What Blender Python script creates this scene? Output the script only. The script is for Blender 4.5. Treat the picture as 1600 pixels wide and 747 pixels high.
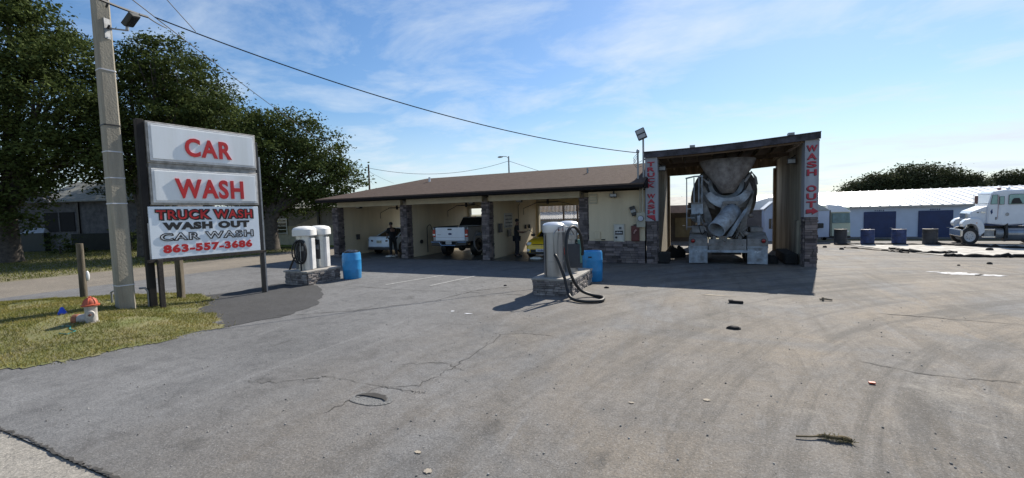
import bpy, math, random
import numpy as np
from mathutils import Vector, Matrix
R = math.radians
scene = bpy.context.scene
for o in list(bpy.data.objects): bpy.data.objects.remove(o)
col = scene.collection
random.seed(7); rng = np.random.default_rng(7)

# ---------------------------------------------------------------- camera
cam = bpy.data.cameras.new('camera'); camo = bpy.data.objects.new('camera', cam); col.objects.link(camo)
cam.sensor_width = 36; cam.lens = 660/1600*36; cam.clip_start = .05; cam.clip_end = 3000
yaw, pitch, roll = R(24.2), R(3.5), R(1.6)
f = Vector((-math.sin(yaw)*math.cos(pitch), math.cos(yaw)*math.cos(pitch), -math.sin(pitch)))
rt = Vector((math.cos(yaw), math.sin(yaw), 0)); up = rt.cross(f)
rt2 = rt*math.cos(roll)-up*math.sin(roll); up2 = up*math.cos(roll)+rt*math.sin(roll)
M = Matrix((rt2, up2, -f)).transposed().to_4x4(); M.translation = (0, 0, 2.1)
camo.matrix_world = M
scene.camera = camo

# ---------------------------------------------------------------- world and sun
SUN_EL = R(40); SUN_AZ = math.atan2(.22, .975)      # azimuth from +Y towards +X
w = bpy.data.worlds.new('World'); scene.world = w; w.use_nodes = True
nt = w.node_tree; nt.nodes.clear(); N = nt.nodes.new; L = nt.links.new
out = N('ShaderNodeOutputWorld'); bg = N('ShaderNodeBackground'); bg.inputs[1].default_value = .075
sky = N('ShaderNodeTexSky'); sky.sky_type = 'NISHITA'; sky.sun_disc = False
sky.sun_elevation = SUN_EL; sky.sun_rotation = SUN_AZ; sky.air_density = 1.25; sky.dust_density = .3; sky.ozone_density = 2.6
tc = N('ShaderNodeTexCoord'); sep = N('ShaderNodeSeparateXYZ'); L(tc.outputs['Generated'], sep.inputs[0])
zz = N('ShaderNodeMath'); zz.operation = 'ADD'; zz.inputs[1].default_value = .12; L(sep.outputs[2], zz.inputs[0])
dx = N('ShaderNodeMath'); dx.operation = 'DIVIDE'; L(sep.outputs[0], dx.inputs[0]); L(zz.outputs[0], dx.inputs[1])
dy = N('ShaderNodeMath'); dy.operation = 'DIVIDE'; L(sep.outputs[1], dy.inputs[0]); L(zz.outputs[0], dy.inputs[1])
cmb = N('ShaderNodeCombineXYZ'); L(dx.outputs[0], cmb.inputs[0]); L(dy.outputs[0], cmb.inputs[1])
mp = N('ShaderNodeMapping'); mp.inputs['Scale'].default_value = (.9, 1.15, 1); mp.inputs['Rotation'].default_value = (0, 0, R(-28)); L(cmb.outputs[0], mp.inputs[0])
n1 = N('ShaderNodeTexNoise'); n1.inputs['Scale'].default_value = 1.5; n1.inputs['Detail'].default_value = 9; n1.inputs['Roughness'].default_value = .62; n1.inputs['Distortion'].default_value = .35; L(mp.outputs[0], n1.inputs[0])
n2 = N('ShaderNodeTexNoise'); n2.inputs['Scale'].default_value = .5; n2.inputs['Detail'].default_value = 3; L(mp.outputs[0], n2.inputs[0])
mu = N('ShaderNodeMath'); mu.operation = 'MULTIPLY_ADD'; mu.inputs[1].default_value = .55; L(n2.outputs[0], mu.inputs[0]); L(n1.outputs[0], mu.inputs[2])
rp = N('ShaderNodeMapRange'); rp.inputs['From Min'].default_value = .73; rp.inputs['From Max'].default_value = 1.06; rp.inputs['To Max'].default_value = .75; L(mu.outputs[0], rp.inputs[0])
# more cloud veil low over the right hand horizon
dt = N('ShaderNodeVectorMath'); dt.operation = 'DOT_PRODUCT'; dt.inputs[1].default_value = (.62, .78, 0); L(tc.outputs['Generated'], dt.inputs[0])
vr = N('ShaderNodeMapRange'); vr.inputs['From Min'].default_value = .1; vr.inputs['From Max'].default_value = 1.0; vr.inputs['To Min'].default_value = .0; vr.inputs['To Max'].default_value = .10; L(dt.outputs['Value'], vr.inputs[0])
ze = N('ShaderNodeMapRange'); ze.inputs['From Min'].default_value = .0; ze.inputs['From Max'].default_value = .22; ze.inputs['To Min'].default_value = .55; ze.inputs['To Max'].default_value = 0.; L(sep.outputs[2], ze.inputs[0])
ad = N('ShaderNodeMath'); ad.operation = 'ADD'; ad.use_clamp = True; L(rp.outputs[0], ad.inputs[0])
ad2 = N('ShaderNodeMath'); ad2.operation = 'ADD'; L(vr.outputs[0], ad2.inputs[0]); L(ze.outputs[0], ad2.inputs[1]); L(ad2.outputs[0], ad.inputs[1])
cm = N('ShaderNodeMixRGB'); cm.inputs[2].default_value = (7.0, 7.8, 8.6, 1); hs = N('ShaderNodeHueSaturation'); hs.inputs['Saturation'].default_value = 1.12; L(sky.outputs[0], hs.inputs['Color']); L(ad.outputs[0], cm.inputs[0]); tn = N('ShaderNodeMixRGB'); tn.blend_type = 'MULTIPLY'; tn.inputs[0].default_value = 1; tn.inputs[2].default_value = (.88, .985, 1.13, 1); L(hs.outputs[0], tn.inputs[1]); L(tn.outputs[0], cm.inputs[1])
L(cm.outputs[0], bg.inputs[0]); L(bg.outputs[0], out.inputs[0])

sd = bpy.data.lights.new('sun', 'SUN'); sd.energy = 5.0; sd.angle = R(.53); sd.color = (1, .93, .82)
so = bpy.data.objects.new('sun', sd); col.objects.link(so)
sv = Vector((math.sin(SUN_AZ)*math.cos(SUN_EL), math.cos(SUN_AZ)*math.cos(SUN_EL), math.sin(SUN_EL)))
so.rotation_euler = sv.to_track_quat('Z', 'Y').to_euler(); so.location = sv*50
scene.view_settings.view_transform = 'Standard'; scene.view_settings.look = 'None'
scene.view_settings.exposure = .62; scene.view_settings.gamma = 1; scene.view_settings.use_curve_mapping = False

# ---------------------------------------------------------------- materials
MATS = {}
def mat(name, c, rough=.8, metal=0, var=.15, scale=3., c2=None, bump=0, bscale=None, island=0, spec=None, streak=False, trans=0, coat=0, fac=(.35, .65), detail=8):
    if name in MATS: return MATS[name]
    m = bpy.data.materials.new(name); m.use_nodes = True; MATS[name] = m
    nt = m.node_tree; b = nt.nodes['Principled BSDF']; N = nt.nodes.new; L = nt.links.new
    b.inputs['Roughness'].default_value = rough; b.inputs['Metallic'].default_value = metal
    if spec is not None: b.inputs['Specular IOR Level'].default_value = spec
    if coat: b.inputs['Coat Weight'].default_value = coat; b.inputs['Coat Roughness'].default_value = .08
    tc = N('ShaderNodeTexCoord'); mp = N('ShaderNodeMapping'); L(tc.outputs['Object'], mp.inputs[0])
    if streak: mp.inputs['Scale'].default_value = (1, 1, .12)
    n = N('ShaderNodeTexNoise'); n.inputs['Scale'].default_value = scale; n.inputs['Detail'].default_value = detail; n.inputs['Roughness'].default_value = .65
    L(mp.outputs[0], n.inputs[0])
    mr = N('ShaderNodeMapRange'); mr.inputs['From Min'].default_value = fac[0]; mr.inputs['From Max'].default_value = fac[1]; L(n.outputs[0], mr.inputs[0])
    mx = N('ShaderNodeMixRGB'); mx.inputs[1].default_value = (*c, 1)
    c2 = c2 or tuple(v*(1-var*2) for v in c); mx.inputs[2].default_value = (*c2, 1); L(mr.outputs[0], mx.inputs[0])
    last = mx.outputs[0]
    if island:
        g = N('ShaderNodeNewGeometry'); r = N('ShaderNodeMapRange'); r.inputs['To Min'].default_value = 1-island; r.inputs['To Max'].default_value = 1+island
        L(g.outputs['Random Per Island'], r.inputs[0])
        v = N('ShaderNodeVectorMath'); v.operation = 'SCALE'; L(last, v.inputs[0]); L(r.outputs[0], v.inputs['Scale']); last = v.outputs[0]
    L(last, b.inputs['Base Color'])
    if bump:
        nb = N('ShaderNodeTexNoise'); nb.inputs['Scale'].default_value = bscale or scale*6; nb.inputs['Detail'].default_value = 5; L(tc.outputs['Object'], nb.inputs[0])
        bp = N('ShaderNodeBump'); bp.inputs['Strength'].default_value = bump; bp.inputs['Distance'].default_value = .02; L(nb.outputs[0], bp.inputs['Height']); L(bp.outputs[0], b.inputs['Normal'])
    if trans: b.inputs['Transmission Weight'].default_value = trans
    return m
def leafmat(name, c1, c2):
    m = bpy.data.materials.new(name); m.use_nodes = True; nt = m.node_tree; nt.nodes.clear(); N = nt.nodes.new; L = nt.links.new
    o = N('ShaderNodeOutputMaterial'); d = N('ShaderNodeBsdfPrincipled'); d.inputs['Roughness'].default_value = .85; d.inputs['Specular IOR Level'].default_value = .15; t = N('ShaderNodeBsdfTranslucent'); ms = N('ShaderNodeMixShader'); ms.inputs[0].default_value = .22
    g = N('ShaderNodeNewGeometry'); mx = N('ShaderNodeMixRGB'); mx.inputs[1].default_value = (*c1, 1); mx.inputs[2].default_value = (*c2, 1)
    tc = N('ShaderNodeTexCoord'); n = N('ShaderNodeTexNoise'); n.inputs['Scale'].default_value = .9; L(tc.outputs['Object'], n.inputs[0])
    a = N('ShaderNodeMath'); a.operation = 'MULTIPLY_ADD'; a.inputs[1].default_value = .55; L(g.outputs['Random Per Island'], a.inputs[0])
    s = N('ShaderNodeMapRange'); s.inputs['From Min'].default_value = .35; s.inputs['From Max'].default_value = .65; s.inputs['To Max'].default_value = .5; L(n.outputs[0], s.inputs[0]); L(s.outputs[0], a.inputs[2])
    L(a.outputs[0], mx.inputs[0]); L(mx.outputs[0], d.inputs['Base Color']); L(mx.outputs[0], t.inputs[0])
    L(d.outputs[0], ms.inputs[1]); L(t.outputs[0], ms.inputs[2]); L(ms.outputs[0], o.inputs[0]); return m

def asphaltmat(name, base, dark, tan, rough=.85, tanamt=.0, streaks=0):
    m = bpy.data.materials.new(name); m.use_nodes = True; nt = m.node_tree; b = nt.nodes['Principled BSDF']; N = nt.nodes.new; L = nt.links.new
    b.inputs['Roughness'].default_value = rough; b.inputs['Specular IOR Level'].default_value = .35
    tc = N('ShaderNodeTexCoord'); P = tc.outputs['Object']
    def noise(s, det=6, ro=.6, vec=None, dist=0):
        n = N('ShaderNodeTexNoise'); n.inputs['Scale'].default_value = s; n.inputs['Detail'].default_value = det; n.inputs['Roughness'].default_value = ro; n.inputs['Distortion'].default_value = dist; L(vec or P, n.inputs[0]); return n.outputs[0]
    def rng_(v, a, b_, c=0, d=1):
        r = N('ShaderNodeMapRange'); r.inputs['From Min'].default_value = a; r.inputs['From Max'].default_value = b_; r.inputs['To Min'].default_value = c; r.inputs['To Max'].default_value = d; L(v, r.inputs[0]); return r.outputs[0]
    def mix(fac, a, c, bl='MIX'):
        x = N('ShaderNodeMixRGB'); x.blend_type = bl
        if isinstance(fac, float): x.inputs[0].default_value = fac
        else: L(fac, x.inputs[0])
        for i, v in ((1, a), (2, c)):
            if isinstance(v, tuple): x.inputs[i].default_value = (*v, 1)
            else: L(v, x.inputs[i])
        return x.outputs[0]
    def math_(op, a, c):
        x = N('ShaderNodeMath'); x.operation = op
        for i, v in ((0, a), (1, c)):
            if isinstance(v, (int, float)): x.inputs[i].default_value = v
            else: L(v, x.inputs[i])
        return x.outputs[0]
    c = mix(rng_(noise(.35, 5), .38, .62), base, tuple(v*.72 for v in base))
    c = mix(rng_(noise(2.3, 8, .7, dist=.6), .48, .68, 0, .65), c, dark)
    if tanamt:
        sp = N('ShaderNodeSeparateXYZ'); L(P, sp.inputs[0])
        # tyre-tracked dirt is thickest on the right hand half of the lot
        side = rng_(sp.outputs[0], -6., 1.5)
        a = rng_(noise(.33, 7, .62, dist=1.2), .34, .58)
        t = math_('MULTIPLY', math_('MULTIPLY', side, a), tanamt)
        c = mix(t, c, tan)
        mpn = N('ShaderNodeMapping'); mpn.inputs['Scale'].default_value = (1.6, .22, 1); mpn.inputs['Rotation'].default_value = (0, 0, R(-18)); L(P, mpn.inputs[0])
        s = rng_(noise(1.6, 9, .7, mpn.outputs[0], .5), .48, .68, 0, .8)
        c = mix(math_('MULTIPLY', s, side), c, tuple(v*.42 for v in tan))
        s2 = rng_(noise(1.1, 9, .72, mpn.outputs[0], 1.6), .55, .7, 0, .6)
        c = mix(s2, c, tuple(min(1, v*1.25) for v in base))
    mt = noise(7, 7, .75); c = mix(rng_(mt, .5, .7, 0, .45), c, tuple(v*.5 for v in base)); c = mix(rng_(mt, .5, .3, 0, .35), c, tuple(min(1, v*1.4) for v in base))
    if tanamt:
        sp2 = N('ShaderNodeVectorMath'); sp2.operation = 'SUBTRACT'; sp2.inputs[1].default_value = (13., 1., 0); L(P, sp2.inputs[0])
        sx = N('ShaderNodeSeparateXYZ'); L(sp2.outputs[0], sx.inputs[0]); ln = N('ShaderNodeVectorMath'); ln.operation = 'LENGTH'; L(sp2.outputs[0], ln.inputs[0])
        an = math_('ARCTAN2', sx.outputs[1], sx.outputs[0]); cv = N('ShaderNodeCombineXYZ'); L(math_('MULTIPLY', ln.outputs['Value'], 1.5), cv.inputs[0]); L(math_('MULTIPLY', an, 1.6), cv.inputs[1])
        tr_ = rng_(noise(1.3, 10, .74, cv.outputs[0], .25), .48, .6, 0, .72); c = mix(math_('MULTIPLY', tr_, side), c, (.075, .068, .06))
        oil = rng_(noise(.9, 6, .65, dist=.8), .6, .72, 0, .7); c = mix(oil, c, (.05, .048, .045))
        lt = rng_(noise(.55, 8, .75, dist=.5), .56, .66, 0, .5); c = mix(math_('MULTIPLY', lt, side), c, (.36, .33, .28))
    # aggregate grain
    gr = noise(42, 3, .85); c = mix(rng_(gr, .35, .65, .0, .6), c, (0.03, .03, .03), 'MIX')
    vo = N('ShaderNodeTexVoronoi'); vo.inputs['Scale'].default_value = 38; L(P, vo.inputs[0])
    c = mix(rng_(vo.outputs['Distance'], .0, .24, .5, 0.), c, tuple(min(1, v*2.0) for v in base))
    ag = noise(23, 5, .85); c = mix(rng_(ag, .56, .72, .0, .6), c, tuple(v*.3 for v in base))
    L(c, b.inputs['Base Color'])
    bp = N('ShaderNodeBump'); bp.inputs['Strength'].default_value = .7; bp.inputs['Distance'].default_value = .012; L(math_('ADD', gr, math_('MULTIPLY', noise(6, 6), 1.4)), bp.inputs['Height']); L(bp.outputs[0], b.inputs['Normal'])
    return m

MAT_lot = asphaltmat('worn_asphalt', (.205, .206, .208), (.085, .085, .088), (.25, .205, .152), tanamt=.95)
MAT_patch = asphaltmat('dark_asphalt', (.07, .07, .072), (.04, .04, .04), (.1, .1, .1))
MAT_road = asphaltmat('tan_road', (.27, .235, .19), (.18, .165, .14), (.3, .27, .22))
MAT_street = asphaltmat('pale_street', (.42, .39, .34), (.32, .30, .265), (.3, .27, .22))
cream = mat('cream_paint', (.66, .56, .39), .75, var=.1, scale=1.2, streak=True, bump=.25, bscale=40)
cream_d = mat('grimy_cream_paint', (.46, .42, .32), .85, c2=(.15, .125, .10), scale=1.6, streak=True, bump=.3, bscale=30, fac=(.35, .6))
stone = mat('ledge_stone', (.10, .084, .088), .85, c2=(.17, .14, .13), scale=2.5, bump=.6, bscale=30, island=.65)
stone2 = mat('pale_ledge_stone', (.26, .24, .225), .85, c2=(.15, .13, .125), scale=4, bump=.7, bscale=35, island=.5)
mortar = mat('dark_mortar', (.05, .045, .045), .95)
shingle = mat('brown_shingle', (.072, .052, .043), .95, c2=(.11, .082, .068), scale=5, spec=.1, bump=.6, bscale=25, fac=(.3, .7))
fascia = mat('dark_brown_fascia', (.012, .010, .011), .8, spec=.2)
concrete = mat('concrete', (.36, .34, .31), .9, var=.2, scale=4, bump=.4)
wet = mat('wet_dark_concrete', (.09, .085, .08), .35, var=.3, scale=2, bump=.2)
wood_dark = mat('weathered_dark_wood', (.055, .045, .04), .9, var=.3, scale=8, streak=True, bump=.5)
wood_tan = mat('tan_lumber', (.28, .21, .13), .85, var=.3, scale=5, streak=True, bump=.3)
ply = mat('stained_plywood', (.17, .12, .08), .9, c2=(.07, .05, .04), scale=3)
polec = mat('pole_concrete', (.33, .30, .24), .9, var=.18, scale=5, bump=.4, streak=True)
white = mat('white_paint', (.74, .76, .78), .35, var=.05, scale=3)
signface = mat('white_acrylic', (.83, .86, .89), .35, c2=(.70, .72, .72), scale=1.4, streak=True)
signface2 = mat('white_sign_panel', (.80, .86, .92), .35, var=.05, scale=2)
signrim = mat('sign_metal_rim', (.42, .40, .37), .5, metal=.3, var=.25, scale=6)
red = mat('sign_red', (.52, .012, .015), .45, var=.08)
red2 = mat('painted_red', (.50, .05, .075), .7, var=.2, scale=9)
black = mat('black_rubber', (.012, .012, .012), .55, var=.1)
blackm = mat('black_metal', (.02, .02, .022), .45, var=.2)
steel = mat('brushed_steel', (.31, .33, .36), .30, metal=.95, var=.12, scale=6, streak=True)
steel_d = mat('galvanised_steel', (.36, .37, .38), .5, metal=.7, var=.2, scale=5)
capw = mat('white_plastic_cap', (.78, .77, .74), .5, var=.06)
blueb = mat('blue_plastic', (.03, .27, .60), .42, var=.12, scale=3)
navy = mat('navy_door', (.012, .035, .13), .5, var=.15, scale=2)
navyb = mat('navy_barrel', (.022, .05, .17), .55, var=.3, scale=4)
wallblue = mat('pale_blue_wall', (.50, .58, .72), .8, var=.06, scale=1)
roofw = mat('white_metal_roof', (.80, .81, .82), .35, var=.04, scale=1)
glass = mat('dark_glass', (.015, .018, .022), .08, var=.05, spec=.8)
glassg = mat('greenish_glass', (.22, .40, .38), .15, var=.1, spec=.7)
carwhite = mat('white_car_paint', (.62, .72, .82), .28, var=.03, coat=.6)
pwhite = mat('white_truck_paint', (.66, .71, .77), .32, var=.04, coat=.4)
pgray = mat('grey_side_paint', (.30, .30, .31), .4, var=.1, coat=.3)
yellow = mat('yellow_car_paint', (.88, .56, .02), .28, var=.04, coat=.6)
chrome = mat('chrome', (.65, .66, .68), .18, metal=1, var=.05)
tail = mat('tail_light_red', (.35, .01, .012), .2)
lamp = mat('clear_lens', (.8, .8, .76), .1)
mixgray = mat('cement_dusted_paint', (.30, .29, .28), .75, c2=(.12, .11, .10), scale=2.6, bump=.35, bscale=18, fac=(.35, .65))
mixblue = mat('dusty_blue_grey_paint', (.40, .46, .52), .6, c2=(.17, .17, .175), scale=3.2, bump=.3, bscale=20)
mixhop = mat('cement_crusted_steel', (.26, .235, .215), .9, c2=(.12, .10, .09), scale=4, bump=.8, bscale=14)
skin = mat('skin', (.20, .11, .075), .6)
cloth = mat('black_cloth', (.012, .012, .014), .9)
cloth2 = mat('dark_navy_cloth', (.014, .015, .022), .9)
bark = mat('bark', (.10, .085, .07), .95, var=.3, scale=6, bump=.8, bscale=12)
graywall = mat('weathered_grey_wall', (.14, .14, .145), .9, c2=(.06, .06, .065), scale=2.2, bump=.3)
creamwall = mat('pale_cream_wall', (.50, .46, .36), .85, var=.12)
greyroof = mat('grey_shingle_roof', (.25, .25, .22), .9, var=.2, scale=4, bump=.4)
orange = mat('faded_orange_paint', (.50, .10, .05), .6, var=.2, scale=12)
rust = mat('rusty_orange', (.38, .14, .07), .85, c2=(.14, .07, .05), scale=9)
hydw = mat('chipped_white_paint', (.48, .46, .43), .6, c2=(.33, .30, .28), scale=9)
trim = mat('beige_trim', (.50, .45, .33), .7, var=.08)
silver = mat('silver_paint', (.62, .63, .62), .3, metal=.6, var=.05)

# ---------------------------------------------------------------- mesh helpers
class MB:
    def __init__(s): s.v = []; s.f = []
    def add(s, vs, fs):
        b = len(s.v); s.v += [tuple(v) for v in vs]; s.f += [tuple(i+b for i in q) for q in fs]; return s
    def box(s, x0, x1, y0, y1, z0, z1):
        return s.add([(x0,y0,z0),(x1,y0,z0),(x1,y1,z0),(x0,y1,z0),(x0,y0,z1),(x1,y0,z1),(x1,y1,z1),(x0,y1,z1)],
                     [(0,3,2,1),(4,5,6,7),(0,1,5,4),(1,2,6,5),(2,3,7,6),(3,0,4,7)])
    def hexa(s, p):   # 8 points, bottom ring then top ring
        return s.add(p, [(0,3,2,1),(4,5,6,7),(0,1,5,4),(1,2,6,5),(2,3,7,6),(3,0,4,7)])
    def obox(s, c, hx, hy, hz, M=None):
        M = M or Matrix.Identity(3); c = Vector(c)
        return s.hexa([c+M@Vector((a*hx, b*hy, d*hz)) for d in (-1, 1) for a, b in ((-1,-1),(1,-1),(1,1),(-1,1))])
    def cyl(s, p0, p1, r0, r1=None, n=16, cap=True):
        r1 = r0 if r1 is None else r1; p0, p1 = Vector(p0), Vector(p1); d = (p1-p0).normalized()
        a = d.orthogonal().normalized(); b = d.cross(a); vs = []
        for p, r in ((p0, r0), (p1, r1)):
            for i in range(n): t = 2*math.pi*i/n; vs.append(p+(a*math.cos(t)+b*math.sin(t))*r)
        fs = [(i, (i+1) % n, n+(i+1) % n, n+i) for i in range(n)]
        if cap: fs += [tuple(range(n-1, -1, -1)), tuple(range(n, 2*n))]
        return s.add(vs, fs)
    def tube(s, pts, r, n=8, cap=True):
        pts = [Vector(p) for p in pts]; rs = r if isinstance(r, (list, tuple)) else [r]*len(pts); vs = []; ref = None
        for i, p in enumerate(pts):
            d = (pts[min(i+1, len(pts)-1)]-pts[max(i-1, 0)]).normalized()
            if ref is None: ref = d.orthogonal().normalized()
            a = (ref-d*ref.dot(d))
            a = a.normalized() if a.length > 1e-4 else d.orthogonal().normalized(); ref = a; b = d.cross(a)
            for k in range(n): t = 2*math.pi*k/n; vs.append(p+(a*math.cos(t)+b*math.sin(t))*rs[i])
        fs = [(i*n+k, i*n+(k+1) % n, (i+1)*n+(k+1) % n, (i+1)*n+k) for i in range(len(pts)-1) for k in range(n)]
        if cap: fs += [tuple(range(n-1, -1, -1)), tuple(range((len(pts)-1)*n, len(pts)*n))]
        return s.add(vs, fs)
    def lathe(s, prof, c, n=24, axis=None, cap=True):   # prof: (r, h); axis frame columns
        M = axis or Matrix.Identity(3); c = Vector(c); vs = []
        for r, h in prof:
            for i in range(n): t = 2*math.pi*i/n; vs.append(c+M@Vector((r*math.cos(t), r*math.sin(t), h)))
        fs = [(j*n+i, j*n+(i+1) % n, (j+1)*n+(i+1) % n, (j+1)*n+i) for j in range(len(prof)-1) for i in range(n)]
        if prof[0] != prof[-1] and cap and prof[0][0] > 1e-5: fs.append(tuple(range(n-1, -1, -1)))
        if prof[0] != prof[-1] and cap and prof[-1][0] > 1e-5: fs.append(tuple(range((len(prof)-1)*n, len(prof)*n)))
        return s.add(vs, fs)
    def prism(s, poly, a0, a1, plane='xz'):   # poly extruded along the third axis
        n = len(poly)
        mk = {'xz': lambda p, a: (p[0], a, p[1]), 'yz': lambda p, a: (a, p[0], p[1]), 'xy': lambda p, a: (p[0], p[1], a)}[plane]
        vs = [mk(p, a0) for p in poly]+[mk(p, a1) for p in poly]
        return s.add(vs, [tuple(range(n-1, -1, -1)), tuple(range(n, 2*n))]+[(i, (i+1) % n, n+(i+1) % n, n+i) for i in range(n)])
    def loft(s, rings, cap=True):
        n = len(rings[0]); vs = [p for r in rings for p in r]
        fs = [(j*n+i, j*n+(i+1) % n, (j+1)*n+(i+1) % n, (j+1)*n+i) for j in range(len(rings)-1) for i in range(n)]
        if cap: fs += [tuple(range(n-1, -1, -1)), tuple(range((len(rings)-1)*n, len(rings)*n))]
        return s.add(vs, fs)
    def ball(s, c, r, n=12, m=8):
        rx, ry, rz = r if isinstance(r, tuple) else (r, r, r)
        pr = []
        vs = []; c = Vector(c)
        for j in range(m+1):
            ph = -math.pi/2+math.pi*j/m
            for i in range(n): t = 2*math.pi*i/n; vs.append(c+Vector((rx*math.cos(ph)*math.cos(t), ry*math.cos(ph)*math.sin(t), rz*math.sin(ph))))
        return s.add(vs, [(j*n+i, j*n+(i+1) % n, (j+1)*n+(i+1) % n, (j+1)*n+i) for j in range(m) for i in range(n)])
    def build(s, name, m, parent=None, smooth=False, bevel=0, seg=2):
        me = bpy.data.meshes.new(name); me.from_pydata(s.v, [], s.f); me.update()
        import bmesh
        bm = bmesh.new(); bm.from_mesh(me); bmesh.ops.remove_doubles(bm, verts=bm.verts, dist=1e-5) if smooth else None
        bmesh.ops.recalc_face_normals(bm, faces=bm.faces); bm.to_mesh(me); bm.free()
        o = bpy.data.objects.new(name, me); col.objects.link(o); o.parent = parent; me.materials.append(m)
        if smooth:
            me.shade_smooth()
            try: me.set_sharp_from_angle(angle=R(38))
            except Exception: pass
        if bevel:
            b = o.modifiers.new('bevel', 'BEVEL'); b.width = bevel; b.segments = seg; b.limit_method = 'ANGLE'; b.angle_limit = R(40)
        return o
def tag(o, label=None, cat=None, group=None, kind=None):
    if label: o['label'] = label
    if cat: o['category'] = cat
    if group: o['group'] = group
    if kind: o['kind'] = kind
    return o
def empty(name, loc=(0, 0, 0), rz=0, label=None, cat=None, group=None):
    o = bpy.data.objects.new(name, None); o.empty_display_size = .3; col.objects.link(o); o.location = loc; o.rotation_euler.z = rz
    return tag(o, label, cat, group)
def copy_tree(o, parent=None):
    c = o.copy(); col.objects.link(c); c.parent = parent
    for ch in list(o.children): copy_tree(ch, c)
    return c
def text_geo(s, bold=0., ext=0., sp=1.):
    cu = bpy.data.curves.new('t', 'FONT'); cu.body = s; cu.offset = bold; cu.extrude = ext; cu.resolution_u = 4; cu.space_character = sp
    ob = bpy.data.objects.new('t', cu); me = bpy.data.meshes.new_from_object(ob)
    vs = [tuple(v.co) for v in me.vertices]; fs = [tuple(p.vertices) for p in me.polygons]
    bpy.data.objects.remove(ob); bpy.data.meshes.remove(me); bpy.data.curves.remove(cu); return vs, fs
def put_text(mb, s, O, u, v, wd, ht, bold=.0, ext=.02, grow=0., shear=0., sp=1., part=None):
    """text whose (unbold) box starts at O and is wd x ht along u and v"""
    O, u, v = Vector(O), Vector(u).normalized(), Vector(v).normalized(); n = u.cross(v)
    ref, _ = text_geo(s, bold, 0, sp); vs, fs = text_geo(s, bold+grow, .5, sp)
    x0 = min(p[0] for p in ref); x1 = max(p[0] for p in ref); y0 = min(p[1] for p in ref); y1 = max(p[1] for p in ref)
    a, b = wd/(x1-x0), ht/(y1-y0); vs, fs = prune(vs, word_faces(vs, fs, part)) if part else (vs, fs)
    mb.add([O+u*((p[0]-x0)*a+shear*(p[1]-y0)*b)+v*((p[1]-y0)*b)+n*(ext if p[2] > 0 else 0) for p in vs], fs)

def word_faces(vs, fs, part):
    # keep only one word of a line: words are told apart by the widest gaps along x
    if part is None: return fs
    k, n = part; sp_ = sorted((min(vs[i][0] for i in f_), max(vs[i][0] for i in f_)) for f_ in fs); gaps = []; r_ = sp_[0][1]
    for a, b in sp_:
        if a > r_: gaps.append((a-r_, (a+r_)/2))
        r_ = max(r_, b)
    cuts = [-1e9]+sorted(g[1] for g in sorted(gaps)[-(n-1):])+[1e9]
    return [f_ for f_ in fs if cuts[k] <= vs[f_[0]][0] < cuts[k+1]]
def prune(vs, fs):
    used = sorted({i for f_ in fs for i in f_}); m_ = {i: j for j, i in enumerate(used)}
    return [vs[i] for i in used], [tuple(m_[i] for i in f_) for f_ in fs]
def outline_text(mb, s, O, u, v, wd, ht, bold, sp, wline, ext=.003, part=None):
    O, u, v = Vector(O), Vector(u).normalized(), Vector(v).normalized(); nn = u.cross(v)
    vs, fs = text_geo(s, bold, 0, sp); x0 = min(p[0] for p in vs); x1 = max(p[0] for p in vs); y0 = min(p[1] for p in vs); y1 = max(p[1] for p in vs)
    pt = [((p[0]-x0)*wd/(x1-x0), (p[1]-y0)*ht/(y1-y0)) for p in vs]; key = [(round(a, 4), round(b, 4)) for a, b in pt]; cnt = {}
    for f_ in word_faces(vs, fs, part):
        for i in range(len(f_)):
            a, b = key[f_[i]], key[f_[(i+1) % len(f_)]]; k = (min(a, b), max(a, b)); cnt[k] = cnt.get(k, 0)+1
    for (a, b), c in cnt.items():
        if c != 1 or a == b: continue
        A, Bv = Vector(a), Vector(b); d = (Bv-A).normalized(); q = Vector((-d.y, d.x))*wline; A = A-d*wline*.7; Bv = Bv+d*wline*.7
        P = [O+u*p.x+v*p.y for p in (A-q, Bv-q, Bv+q, A+q)]; mb.hexa(P+[p+nn*ext for p in P])
def blur_marks(mb, O, u, v, wd, ht, n=6):
    """a run of small dark strokes where the photograph's writing is too small to read"""
    O, u, v = Vector(O), Vector(u).normalized(), Vector(v).normalized(); nn = u.cross(v); st = wd/n
    for i in range(n):
        a = O+u*(i*st+st*.12); l = st*random.uniform(.5, .75); h = ht*random.uniform(.6, 1)
        mb.hexa([a, a+u*l, a+u*l+nn*.003, a+nn*.003, a+v*h, a+u*l+v*h, a+u*l+v*h+nn*.003, a+v*h+nn*.003])
# a part inherits the parent's frame: geometry of things below is given in the thing's own frame

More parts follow.
